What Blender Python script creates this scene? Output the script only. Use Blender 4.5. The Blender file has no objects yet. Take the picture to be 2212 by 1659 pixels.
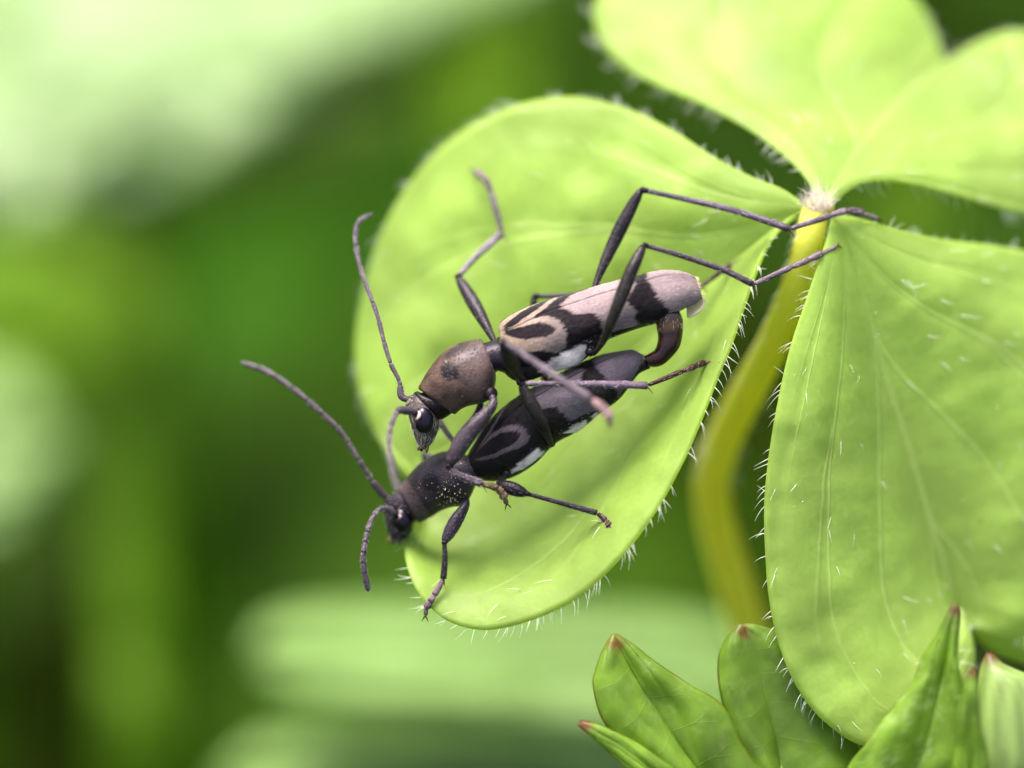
import bpy, bmesh, math, random
import numpy as np
from mathutils import Vector
from mathutils.bvhtree import BVHTree

random.seed(7)
rng = np.random.default_rng(7)
SC = bpy.context.scene
COL = SC.collection

# ------------------------------------------------------------------ camera
MM = 0.001
SPX = 28.0 / 2212.0 * MM          # metres per layout unit in the focal plane (frame is 28 mm wide)
DIST = 200 * MM                   # lens to focal plane
PITCH = math.radians(40)
FOC = Vector((0, 0, 100 * MM))    # point in focus, 10 cm above the ground
FWD = Vector((0, math.cos(PITCH), -math.sin(PITCH)))
RGT = Vector((1, 0, 0))
UPV = Vector((0, math.sin(PITCH), math.cos(PITCH)))
CAMPOS = FOC - FWD * DIST
cam_d = bpy.data.cameras.new('camera')
cam = bpy.data.objects.new('camera', cam_d)
COL.objects.link(cam)
cam.location = CAMPOS
cam.rotation_euler = (math.radians(90) - PITCH, 0, 0)
cam_d.sensor_width = 36
cam_d.lens = 36 * 200 / 28.0
cam_d.clip_start = 0.01
cam_d.clip_end = 200
cam_d.dof.use_dof = True
cam_d.dof.focus_distance = DIST
cam_d.dof.aperture_fstop = cam_d.lens / 15.0
SC.camera = cam
SC.render.resolution_x, SC.render.resolution_y = 1024, 768

# ------------------------------------------------------------------ sky, sun, exposure
SUN_TO = Vector((-0.20, 0.27, 0.93)).normalized()
w = bpy.data.worlds.new('World')
SC.world = w
w.use_nodes = True
nt = w.node_tree
sky = nt.nodes.new('ShaderNodeTexSky')
sky.sky_type = 'NISHITA'
sky.sun_disc = False
sky.sun_elevation = math.asin(SUN_TO.z)
sky.sun_rotation = math.atan2(SUN_TO.x, SUN_TO.y)
sky.air_density = 1.0
sky.dust_density = 8.0
sky.ozone_density = 1.0
nt.nodes['Background'].inputs[1].default_value = 0.08
nt.links.new(sky.outputs[0], nt.nodes['Background'].inputs[0])
sun_d = bpy.data.lights.new('sun', 'SUN')
sun_d.energy = 1.5
sun_d.angle = math.radians(32)
sun_d.color = (1.0, 0.95, 0.88)
sun = bpy.data.objects.new('sun', sun_d)
COL.objects.link(sun)
sun.rotation_euler = SUN_TO.to_track_quat('Z', 'Y').to_euler()
sun.location = (0, 0, 2)
SC.view_settings.view_transform = 'Standard'
SC.view_settings.look = 'None'
SC.view_settings.exposure = 2.48
SC.view_settings.gamma = 1
SC.view_settings.use_curve_mapping = False
SC.cycles.use_denoising = True
SC.cycles.max_bounces = 7
SC.cycles.diffuse_bounces = 4
SC.cycles.transmission_bounces = 8

# ------------------------------------------------------------------ layout space -> world
# layout space: x right, y down (2212 x 1659 over the frame), w towards the lens, all in the same unit
def world(a):
    a = np.asarray(a, dtype=float).reshape(-1, 3)
    d = DIST - a[:, 2] * SPX
    x = (a[:, 0] - 1106) * SPX * d / DIST
    y = (829.5 - a[:, 1]) * SPX * d / DIST
    return (np.array(CAMPOS)[None] + x[:, None] * np.array(RGT)[None]
            + y[:, None] * np.array(UPV)[None] + d[:, None] * np.array(FWD)[None])

def W(x, y, w=0):
    return Vector(world([(x, y, w)])[0])

def cr(pts, n):
    """Catmull-Rom through pts, n samples, even in arc length"""
    p = np.asarray(pts, dtype=float)
    q = np.vstack([2 * p[0] - p[1], p, 2 * p[-1] - p[-2]])
    m = max(8, int(6 * n / max(1, len(p) - 1)))
    out = []
    for i in range(len(p) - 1):
        t = np.linspace(0, 1, m, endpoint=False)[:, None]
        a, b, c, d = q[i], q[i + 1], q[i + 2], q[i + 3]
        out.append(0.5 * (2 * b + (c - a) * t + (2 * a - 5 * b + 4 * c - d) * t ** 2 + (3 * b - a - 3 * c + d) * t ** 3))
    out.append(p[-1][None])
    o = np.vstack(out)
    k = min(3, o.shape[1])
    L = np.concatenate([[0], np.cumsum(np.linalg.norm(np.diff(o[:, :k], axis=0), axis=1))])
    s = np.linspace(0, L[-1], n)
    return np.stack([np.interp(s, L, o[:, j]) for j in range(o.shape[1])], 1)

def inpoly(px, py, poly):
    poly = np.asarray(poly, float)
    r = np.zeros(px.shape, bool)
    j = len(poly) - 1
    for i in range(len(poly)):
        xi, yi = poly[i]; xj, yj = poly[j]
        c = ((yi > py) != (yj > py)) & (px < (xj - xi) * (py - yi) / (yj - yi + 1e-12) + xi)
        r ^= c
        j = i
    return r

def vnoise(x, seed=0):
    """1-D smooth value noise"""
    g = np.random.default_rng(seed).random(4096)
    x = np.asarray(x, float) + 1000
    i = np.floor(x).astype(int); f = x - i; f = f * f * (3 - 2 * f)
    return g[i % 4096] * (1 - f) + g[(i + 1) % 4096] * f - 0.5

def vnoise2(x, y, seed=0):
    g = np.random.default_rng(seed).random((256, 256))
    x = np.asarray(x, float) + 500; y = np.asarray(y, float) + 500
    i = np.floor(x).astype(int); j = np.floor(y).astype(int)
    f = x - i; h = y - j; f = f * f * (3 - 2 * f); h = h * h * (3 - 2 * h)
    a = g[i % 256, j % 256]; b = g[(i + 1) % 256, j % 256]; c = g[i % 256, (j + 1) % 256]; d = g[(i + 1) % 256, (j + 1) % 256]
    return (a * (1 - f) + b * f) * (1 - h) + (c * (1 - f) + d * f) * h - 0.5

def lin(r, g, b):
    f = lambda c: ((c / 255 + 0.055) / 1.055) ** 2.4 if c > 10 else c / 255 / 12.92
    return (f(r), f(g), f(b))

# ------------------------------------------------------------------ mesh builder (layout space)
class MB:
    def __init__(self, space='px'):
        self.v = []; self.f = []; self.c = []; self.uv = []; self.n = 0; self.space = space
    def add(self, v, f, col=(1, 1, 1), uv=None):
        v = np.asarray(v, float)
        k = len(v)
        self.v.append(v)
        self.f += [tuple(int(i) + self.n for i in q) for q in f]
        c = np.asarray(col, float)
        self.c.append(np.broadcast_to(c, (k, 3)) if c.ndim == 1 else c)
        self.uv.append(np.zeros((k, 2)) if uv is None else np.asarray(uv, float))
        self.n += k
    def grid(self, g, col=(1, 1, 1), uv=None, wrap=False, caps=False):
        nu, nv = g.shape[:2]
        f = []
        for i in range(nu - 1):
            for j in range(nv if wrap else nv - 1):
                k = (j + 1) % nv
                f.append((i * nv + j, (i + 1) * nv + j, (i + 1) * nv + k, i * nv + k))
        if caps:
            f.append(tuple(range(nv)))
            f.append(tuple((nu - 1) * nv + j for j in reversed(range(nv))))
        col = np.asarray(col, float)
        if col.ndim == 3: col = col.reshape(-1, 3)
        if uv is not None: uv = uv.reshape(-1, 2)
        self.add(g.reshape(-1, 3), f, col, uv)
        return g
    def tube(self, pts, n=16, sides=10, col=(1, 1, 1), flat=1.0, smooth=True):
        """pts: (x, y, w, r)"""
        p = cr(pts, n) if smooth else np.asarray(pts, float)
        c = p[:, :3]; r = p[:, 3]
        t = np.gradient(c, axis=0); t /= np.linalg.norm(t, axis=1)[:, None] + 1e-9
        ref = np.array([0, 0, 1.0])
        if self.space != 'px': ref = np.array([0.3, 0.9, 0.1])
        rings = []
        for i in range(len(c)):
            a = np.cross(t[i], ref)
            if np.linalg.norm(a) < 0.15: a = np.cross(t[i], np.array([1.0, 0, 0]))
            a /= np.linalg.norm(a); b = np.cross(a, t[i])
            th = np.linspace(0, 2 * np.pi, sides, endpoint=False)
            rings.append(c[i] + r[i] * (np.cos(th)[:, None] * a + flat * np.sin(th)[:, None] * b))
        g = np.array(rings)
        cc = np.asarray(col, float)
        if cc.ndim == 2: cc = np.repeat(np.stack([np.interp(np.linspace(0, 1, len(c)), np.linspace(0, 1, len(cc)), cc[:, k]) for k in range(3)], 1)[:, None], sides, 1)
        self.grid(g, cc, wrap=True, caps=True)
        return g
    def loft(self, pairs, ws, drs, n=24, sides=28, col=(1, 1, 1), colfn=None, power=1.0):
        """rings spanned by an upper and a lower outline point; depth centre ws, depth radius drs"""
        k = len(pairs)
        ws = [ws] * k if np.isscalar(ws) else ws
        drs = [drs] * k if np.isscalar(drs) else drs
        q = cr([(a[0], a[1], w_, b[0], b[1], d) for (a, b), w_, d in zip(pairs, ws, drs)], n)
        th = np.linspace(0, 2 * np.pi, sides, endpoint=False)
        g = ringpts(q, th)
        if colfn is not None: col = colfn(g)
        self.grid(g, col, wrap=True, caps=True)
        return g
    def hair(self, p, d, bend, r, segs=4, col=(1, 1, 1)):
        """a thin tapered curved hair: root p, direction*length d, sideways bend vector"""
        p = np.asarray(p, float); d = np.asarray(d, float); bend = np.asarray(bend, float)
        t = np.linspace(0, 1, segs + 1)[:, None]
        c = p + d * t + bend * t ** 2
        a = np.cross(d, np.array([0.3, 0.5, 0.81])); a /= np.linalg.norm(a) + 1e-9
        b = np.cross(d, a); b /= np.linalg.norm(b) + 1e-9
        rr = r * (1 - 0.85 * t)
        v = np.stack([c + rr * (math.cos(x) * a + math.sin(x) * b) for x in (0, 2.094, 4.189)], 1)
        self.grid(v, np.asarray(col, float), wrap=True)
    def build(self, name, mat, parent=None, smooth=True, kind=None, recalc=True):
        v = np.vstack(self.v)
        if self.space == 'px': v = world(v)
        o0 = np.array(parent.matrix_world.translation) if parent else np.zeros(3)
        if parent: o0 = np.array(ORIG[parent.name])
        me = bpy.data.meshes.new(name)
        me.from_pydata((v - o0).tolist(), [], self.f)
        a = me.attributes.new('col', 'FLOAT_COLOR', 'POINT')
        c = np.ones((len(v), 4)); c[:, :3] = np.vstack(self.c)
        a.data.foreach_set('color', c.ravel())
        u = me.attributes.new('st', 'FLOAT2', 'POINT')
        u.data.foreach_set('vector', np.vstack(self.uv).ravel())
        if recalc:
            bm = bmesh.new(); bm.from_mesh(me)
            bmesh.ops.recalc_face_normals(bm, faces=bm.faces)
            bm.to_mesh(me); bm.free()
        if smooth: me.polygons.foreach_set('use_smooth', [True] * len(me.polygons))
        me.update()
        o = bpy.data.objects.new(name, me)
        COL.objects.link(o)
        me.materials.append(mat)
        ORIG[o.name] = tuple(o0)
        if parent: o.parent = parent
        if kind: o['kind'] = kind
        return o

ORIG = {}
def ringpts(q, th):
    T = q[:, 0:2]; B = q[:, 3:5]; wc = q[:, 2]; dr = q[:, 5]
    C = (T + B) / 2; U = (T - B) / 2
    cs, sn = np.cos(th), np.sin(th)
    if cs.ndim == 1: cs = np.broadcast_to(cs, (len(q), len(cs))); sn = np.broadcast_to(sn, cs.shape)
    g = np.zeros(cs.shape + (3,))
    g[..., 0] = C[:, 0:1] + cs * U[:, 0:1]
    g[..., 1] = C[:, 1:2] + cs * U[:, 1:2]
    g[..., 2] = wc[:, None] + sn * dr[:, None]
    return g

def thing(name, loc, label, cat, group=None):
    o = bpy.data.objects.new(name, None)
    COL.objects.link(o)
    o.empty_display_size = 0.002
    o.location = loc
    ORIG[o.name] = tuple(loc)
    o['label'] = label; o['category'] = cat
    if group: o['group'] = group
    return o

def solid(o, t):
    m = o.modifiers.new('thickness', 'SOLIDIFY'); m.thickness = t; m.offset = 0
    return o

# ------------------------------------------------------------------ materials
def newmat(name):
    m = bpy.data.materials.new(name); m.use_nodes = True
    n = m.node_tree.nodes; l = m.node_tree.links
    n.clear()
    out = n.new('ShaderNodeOutputMaterial')
    return m, n, l, out
def mth(n, l, op, a, b=None, c=None, clamp=False):
    k = n.new('ShaderNodeMath'); k.operation = op; k.use_clamp = clamp
    for i, x in enumerate((a, b, c)):
        if x is None: continue
        if isinstance(x, (int, float)): k.inputs[i].default_value = x
        else: l.new(x, k.inputs[i])
    return k.outputs[0]
def mixc(n, l, f, a, b, mode='MIX'):
    k = n.new('ShaderNodeMix'); k.data_type = 'RGBA'; k.blend_type = mode; k.clamp_factor = True
    for i, x in ((0, f), (6, a), (7, b)):
        if isinstance(x, (int, float)): k.inputs[i].default_value = x
        elif isinstance(x, tuple): k.inputs[i].default_value = (*x[:3], 1)
        else: l.new(x, k.inputs[i])
    return k.outputs[2]
def noise(n, l, scale, detail=3, vec=None, rough=0.5):
    k = n.new('ShaderNodeTexNoise'); k.inputs['Scale'].default_value = scale; k.inputs['Detail'].default_value = detail
    k.inputs['Roughness'].default_value = rough
    if vec is not None: l.new(vec, k.inputs['Vector'])
    return k.outputs[0]
def smooth(n, l, x, a, b):
    k = n.new('ShaderNodeMapRange'); k.interpolation_type = 'SMOOTHSTEP'
    l.new(x, k.inputs[0]); k.inputs[1].default_value = a; k.inputs[2].default_value = b
    return k.outputs[0]

def leafmat(name, base, trans, vein, tmix=0.45, rough=0.42, nv=9.0, bump=0.6, veinw=0.07, spec=0.4, blotch=0.35, fan=False, vs=0.55):
    m, n, l, out = newmat(name)
    at = n.new('ShaderNodeAttribute'); at.attribute_name = 'st'
    sep = n.new('ShaderNodeSeparateXYZ'); l.new(at.outputs['Vector'], sep.inputs[0])
    co = n.new('ShaderNodeAttribute'); co.attribute_name = 'col'
    tc = n.new('ShaderNodeTexCoord')
    s, t = sep.outputs[0], sep.outputs[1]
    nz = noise(n, l, 260, 3, tc.outputs['Object'])
    nf = noise(n, l, 6500, 3, tc.outputs['Object'], 0.65)
    nm = noise(n, l, 900, 4, tc.outputs['Object'])
    # side veins: lines of equal s, forking towards the margin; midrib: t = 0
    wob = mth(n, l, 'MULTIPLY', mth(n, l, 'SUBTRACT', nz, 0.5), 0.5)
    at_ = mth(n, l, 'ABSOLUTE', t)
    if fan: sv = mth(n, l, 'ADD', mth(n, l, 'SUBTRACT', mth(n, l, 'MULTIPLY', at_, 2.7), mth(n, l, 'MULTIPLY', s, 2.5)), mth(n, l, 'MULTIPLY', wob, 0.5))
    else: sv = mth(n, l, 'ADD', mth(n, l, 'MULTIPLY', s, nv), wob)
    d1 = mth(n, l, 'ABSOLUTE', mth(n, l, 'SUBTRACT', mth(n, l, 'FRACT', sv), 0.5))
    fork = mth(n, l, 'MULTIPLY', mth(n, l, 'SUBTRACT', at_, 0.45, None, True), 0.5)
    d2 = mth(n, l, 'ABSOLUTE', mth(n, l, 'SUBTRACT', d1, fork))
    fade = mth(n, l, 'SUBTRACT', 1.0, smooth(n, l, at_, 0.55, 0.98))
    v1 = mth(n, l, 'MULTIPLY', mth(n, l, 'SUBTRACT', 1.0, smooth(n, l, d2, 0.0, veinw)), fade)
    v0 = mth(n, l, 'SUBTRACT', 1.0, smooth(n, l, at_, 0.0, 0.025))
    net = n.new('ShaderNodeTexVoronoi'); net.feature = 'DISTANCE_TO_EDGE'; net.inputs['Scale'].default_value = 1500
    l.new(tc.outputs['Object'], net.inputs['Vector'])
    v2 = mth(n, l, 'MULTIPLY', mth(n, l, 'SUBTRACT', 1.0, smooth(n, l, net.outputs['Distance'], 0.0, 0.12)), 0.07)
    v = mth(n, l, 'MAXIMUM', mth(n, l, 'MAXIMUM', v1, v0), v2)
    var = smooth(n, l, nz, 0.3, 0.7)
    dark = tuple(c * (1 - blotch) for c in base)
    c1 = mixc(n, l, var, dark, base)
    c1 = mixc(n, l, mth(n, l, 'MULTIPLY', smooth(n, l, nm, 0.45, 0.75), 0.3), c1, tuple(min(1, c * 1.35) for c in base))
    c1 = mixc(n, l, mth(n, l, 'MULTIPLY', smooth(n, l, nf, 0.40, 0.62), 0.34), c1, tuple(min(1, c * 0.58) for c in base))
    c1 = mixc(n, l, mth(n, l, 'MULTIPLY', v, vs), c1, vein)
    c1 = mixc(n, l, 1.0, c1, co.outputs['Color'], 'MULTIPLY')
    tr = mixc(n, l, mth(n, l, 'MULTIPLY', v, vs * 0.7), mixc(n, l, var, tuple(c * (1 - blotch * .6) for c in trans), trans), vein)
    tr = mixc(n, l, 1.0, tr, co.outputs['Color'], 'MULTIPLY')
    p = n.new('ShaderNodeBsdfPrincipled')
    l.new(c1, p.inputs['Base Color'])
    p.inputs['Roughness'].default_value = rough
    p.inputs['Specular IOR Level'].default_value = spec
    h = mth(n, l, 'ADD', mth(n, l, 'MULTIPLY', v, 0.6), mth(n, l, 'ADD', mth(n, l, 'MULTIPLY', nf, 0.35), mth(n, l, 'MULTIPLY', nm, 0.8)))
    b = n.new('ShaderNodeBump'); b.inputs['Strength'].default_value = bump; b.inputs['Distance'].default_value = 0.00006
    l.new(h, b.inputs['Height']); l.new(b.outputs[0], p.inputs['Normal'])
    tl = n.new('ShaderNodeBsdfTranslucent'); l.new(tr, tl.inputs[0]); l.new(b.outputs[0], tl.inputs['Normal'])
    mx = n.new('ShaderNodeMixShader'); mx.inputs[0].default_value = tmix
    l.new(p.outputs[0], mx.inputs[1]); l.new(tl.outputs[0], mx.inputs[2]); l.new(mx.outputs[0], out.inputs[0])
    return m

def cuticle(name, rough=0.45, spec=0.5, bump=0.5, grain=3000, dots=0.0, sheen=0.0, var=0.25, streak=False, gain=0.5, sheencol=(0.75, 0.68, 0.85)):
    """beetle cuticle: colour from the 'col' attribute, fine punctures and down"""
    m, n, l, out = newmat(name)
    co = n.new('ShaderNodeAttribute'); co.attribute_name = 'col'
    tc = n.new('ShaderNodeTexCoord')
    nf = noise(n, l, grain, 3, tc.outputs['Object'])
    nm = noise(n, l, grain / 8, 3, tc.outputs['Object'])
    c = mixc(n, l, 1.0, co.outputs['Color'], (gain, gain * 0.97, gain * 0.97), 'MULTIPLY')
    c = mixc(n, l, mth(n, l, 'MULTIPLY', smooth(n, l, nm, 0.35, 0.7), var), c, (0, 0, 0))
    c = mixc(n, l, mth(n, l, 'MULTIPLY', smooth(n, l, nf, 0.5, 0.75), var), c, mixc(n, l, 1.0, c, (1.8, 1.7, 1.7), 'MULTIPLY'))
    h = nf
    if dots:
        vo = n.new('ShaderNodeTexVoronoi'); vo.inputs['Scale'].default_value = 11000; l.new(tc.outputs['Object'], vo.inputs['Vector'])
        dm = mth(n, l, 'SUBTRACT', 1.0, smooth(n, l, vo.outputs['Distance'], 0.10, 0.38))
        sp_ = n.new('ShaderNodeSeparateColor'); l.new(co.outputs['Color'], sp_.inputs[0])
        dm = mth(n, l, 'MULTIPLY', dm, mth(n, l, 'SUBTRACT', 1.0, smooth(n, l, sp_.outputs[0], 0.5, 1.0)))
        c = mixc(n, l, mth(n, l, 'MULTIPLY', dm, dots), c, (0.012, 0.008, 0.006))
        h = mth(n, l, 'SUBTRACT', nf, dm)
    if streak:
        at = n.new('ShaderNodeAttribute'); at.attribute_name = 'st'
        mp = n.new('ShaderNodeVectorMath'); mp.operation = 'MULTIPLY'; mp.inputs[1].default_value = (60, 210, 1)
        l.new(at.outputs['Vector'], mp.inputs[0])
        ns = noise(n, l, 1.0, 2, mp.outputs[0])
        c = mixc(n, l, mth(n, l, 'MULTIPLY', smooth(n, l, ns, 0.42, 0.68), 0.6), c, mixc(n, l, 1.0, c, (0.45, 0.4, 0.42), 'MULTIPLY'))
        h = mth(n, l, 'ADD', nf, mth(n, l, 'MULTIPLY', ns, 1.5))
    p = n.new('ShaderNodeBsdfPrincipled')
    l.new(c, p.inputs['Base Color'])
    p.inputs['Roughness'].default_value = rough
    p.inputs['Specular IOR Level'].default_value = spec
    p.inputs['Specular Tint'].default_value = (0.92, 0.84, 1.0, 1)
    p.inputs['Sheen Weight'].default_value = sheen
    p.inputs['Sheen Tint'].default_value = (*sheencol, 1)
    p.inputs['Sheen Roughness'].default_value = 0.4
    b = n.new('ShaderNodeBump'); b.inputs['Strength'].default_value = bump; b.inputs['Distance'].default_value = 0.00002
    l.new(h, b.inputs['Height']); l.new(b.outputs[0], p.inputs['Normal'])
    l.new(p.outputs[0], out.inputs[0])
    return m

def hairmat(name, colr, tmix=0.5, rough=0.4):
    m, n, l, out = newmat(name)
    co = n.new('ShaderNodeAttribute'); co.attribute_name = 'col'
    c = mixc(n, l, 1.0, co.outputs['Color'], colr, 'MULTIPLY')
    p = n.new('ShaderNodeBsdfPrincipled'); l.new(c, p.inputs['Base Color']); p.inputs['Roughness'].default_value = rough
    tl = n.new('ShaderNodeBsdfTranslucent'); l.new(c, tl.inputs[0])
    mx = n.new('ShaderNodeMixShader'); mx.inputs[0].default_value = tmix
    l.new(p.outputs[0], mx.inputs[1]); l.new(tl.outputs[0], mx.inputs[2]); l.new(mx.outputs[0], out.inputs[0])
    return m

M = {}
def plainleaf(name, base, trans, tmix=0.3, rough=0.5, spec=0.15):
    m, n, l, out = newmat(name)
    co = n.new('ShaderNodeAttribute'); co.attribute_name = 'col'
    tc = n.new('ShaderNodeTexCoord')
    nz = smooth(n, l, noise(n, l, 90, 2, tc.outputs['Object']), 0.3, 0.7)
    c = mixc(n, l, 1.0, mixc(n, l, nz, tuple(x * 0.7 for x in base), tuple(x * 1.15 for x in base)), co.outputs['Color'], 'MULTIPLY')
    t = mixc(n, l, 1.0, trans, co.outputs['Color'], 'MULTIPLY')
    p = n.new('ShaderNodeBsdfPrincipled'); l.new(c, p.inputs['Base Color']); p.inputs['Roughness'].default_value = rough; p.inputs['Specular IOR Level'].default_value = spec
    tl = n.new('ShaderNodeBsdfTranslucent'); l.new(t, tl.inputs[0])
    mx = n.new('ShaderNodeMixShader'); mx.inputs[0].default_value = tmix
    l.new(p.outputs[0], mx.inputs[1]); l.new(tl.outputs[0], mx.inputs[2]); l.new(mx.outputs[0], out.inputs[0])
    return m
M['sorrel'] = leafmat('sorrel_leaf', (0.282, 0.412, 0.088), (0.69, 0.86, 0.15), (0.42, 0.53, 0.17), tmix=0.5, rough=0.45, fan=True, veinw=0.045, blotch=0.3, vs=0.42, bump=0.4, spec=0.24)
M['lobed'] = leafmat('lobed_leaf', (0.15, 0.27, 0.022), (0.40, 0.62, 0.03), (0.18, 0.28, 0.05), tmix=0.4, rough=0.42, nv=7, veinw=0.025, blotch=0.5, vs=0.18, bump=0.22, spec=0.35)
M['petiole'] = leafmat('petiole', (0.68, 0.69, 0.10), (0.88, 0.88, 0.07), (0.52, 0.54, 0.06), tmix=0.4, nv=0.5, blotch=0.12, bump=0.2, vs=0.1)
M['pale'] = plainleaf('pale_leaf', (0.175, 0.285, 0.09), (0.26, 0.40, 0.09), 0.3, 0.4, 0.4)  # gloss of the sky is partly put into this pale base colour
M['fresh'] = plainleaf('fresh_leaf', (0.165, 0.275, 0.075), (0.3, 0.5, 0.06), 0.3, 0.45, 0.25)
M['mid'] = plainleaf('mid_leaf', (0.125, 0.25, 0.010), (0.22, 0.44, 0.012), 0.35)
M['yellow'] = plainleaf('yellow_leaf', (0.16, 0.26, 0.02), (0.25, 0.40, 0.02), 0.35)
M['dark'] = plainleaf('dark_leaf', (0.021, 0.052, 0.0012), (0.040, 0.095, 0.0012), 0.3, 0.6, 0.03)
M['leafhair'] = hairmat('leaf_hair', (0.85, 0.88, 0.80), 0.5, 0.3)
M['down'] = hairmat('beetle_down', (1, 1, 1), 0.25, 0.45)
M['cuticle'] = cuticle('beetle_cuticle', 0.36, 0.2, 0.6, 14000, dots=0.75, sheen=0.0, var=0.6, gain=0.38)
M['elytron'] = cuticle('wing_case', 0.36, 0.15, 0.8, 12000, sheen=0.0, var=0.2, streak=True, gain=0.47)
M['eye'] = cuticle('compound_eye', 0.2, 0.28, 0.12, 9000, var=0.05, gain=0.4)
M['shiny'] = cuticle('shiny_segment', 0.2, 0.35, 0.2, 3000, var=0.3, gain=0.45)
M['antenna'] = cuticle('antenna', 0.5, 0.15, 0.6, 7000, sheen=0.0, var=0.4, gain=0.40)

# ------------------------------------------------------------------ ground and undergrowth
def ground():
    m, n, l, out = newmat('soil')
    tc = n.new('ShaderNodeTexCoord')
    a = noise(n, l, 40, 6, tc.outputs['Object']); b_ = noise(n, l, 300, 4, tc.outputs['Object'])
    c = mixc(n, l, smooth(n, l, a, 0.35, 0.65), (0.010, 0.020, 0.002), (0.016, 0.045, 0.002))
    c = mixc(n, l, mth(n, l, 'MULTIPLY', b_, 0.5), c, (0.02, 0.03, 0.006))
    p = n.new('ShaderNodeBsdfPrincipled'); l.new(c, p.inputs['Base Color']); p.inputs['Roughness'].default_value = 0.9
    bp = n.new('ShaderNodeBump'); bp.inputs['Distance'].default_value = 0.003; l.new(b_, bp.inputs['Height']); l.new(bp.outputs[0], p.inputs['Normal'])
    l.new(p.outputs[0], out.inputs[0])
    me = bpy.data.meshes.new('ground')
    R = 60.0
    xs = np.concatenate([[-R, -5, -1], np.linspace(-0.4, 0.4, 41), [1, 5, R]])
    v = [(x, y, 0.003 * float(vnoise2(x * 25, y * 25, 3)) if abs(x) < 0.5 and abs(y) < 0.5 else 0.0) for x in xs for y in xs]
    k = len(xs)
    me.from_pydata(v, [], [(i * k + j, (i + 1) * k + j, (i + 1) * k + j + 1, i * k + j + 1) for i in range(k - 1) for j in range(k - 1)])
    me.polygons.foreach_set('use_smooth', [True] * len(me.polygons))
    o = bpy.data.objects.new('ground', me); COL.objects.link(o); me.materials.append(m)
    o['kind'] = 'structure'
    return o
ground()

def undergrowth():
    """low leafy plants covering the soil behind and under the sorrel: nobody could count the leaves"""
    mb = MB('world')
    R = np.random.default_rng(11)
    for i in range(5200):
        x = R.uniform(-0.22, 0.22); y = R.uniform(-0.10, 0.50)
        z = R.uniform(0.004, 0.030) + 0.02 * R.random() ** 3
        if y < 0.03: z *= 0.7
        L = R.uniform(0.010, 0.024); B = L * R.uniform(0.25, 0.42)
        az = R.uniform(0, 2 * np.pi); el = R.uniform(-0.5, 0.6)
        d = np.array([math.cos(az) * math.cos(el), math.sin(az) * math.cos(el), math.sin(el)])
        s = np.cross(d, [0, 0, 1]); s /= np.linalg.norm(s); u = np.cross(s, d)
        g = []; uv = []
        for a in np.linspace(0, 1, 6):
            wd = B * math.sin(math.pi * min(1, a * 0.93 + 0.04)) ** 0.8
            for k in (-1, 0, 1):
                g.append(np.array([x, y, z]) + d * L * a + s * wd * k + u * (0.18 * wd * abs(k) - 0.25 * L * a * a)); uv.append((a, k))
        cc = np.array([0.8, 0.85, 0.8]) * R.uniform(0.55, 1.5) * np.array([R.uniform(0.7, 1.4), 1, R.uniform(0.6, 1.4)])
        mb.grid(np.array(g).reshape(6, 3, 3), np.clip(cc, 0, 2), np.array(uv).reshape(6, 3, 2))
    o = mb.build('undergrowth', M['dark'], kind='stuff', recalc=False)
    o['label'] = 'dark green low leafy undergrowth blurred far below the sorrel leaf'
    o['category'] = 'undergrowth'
undergrowth()

# ------------------------------------------------------------------ leaf surfaces
def gmap(s, sat):
    x = np.clip(s / sat, 0, 1)
    return 1 - (1 - x) ** 1.35

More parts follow.
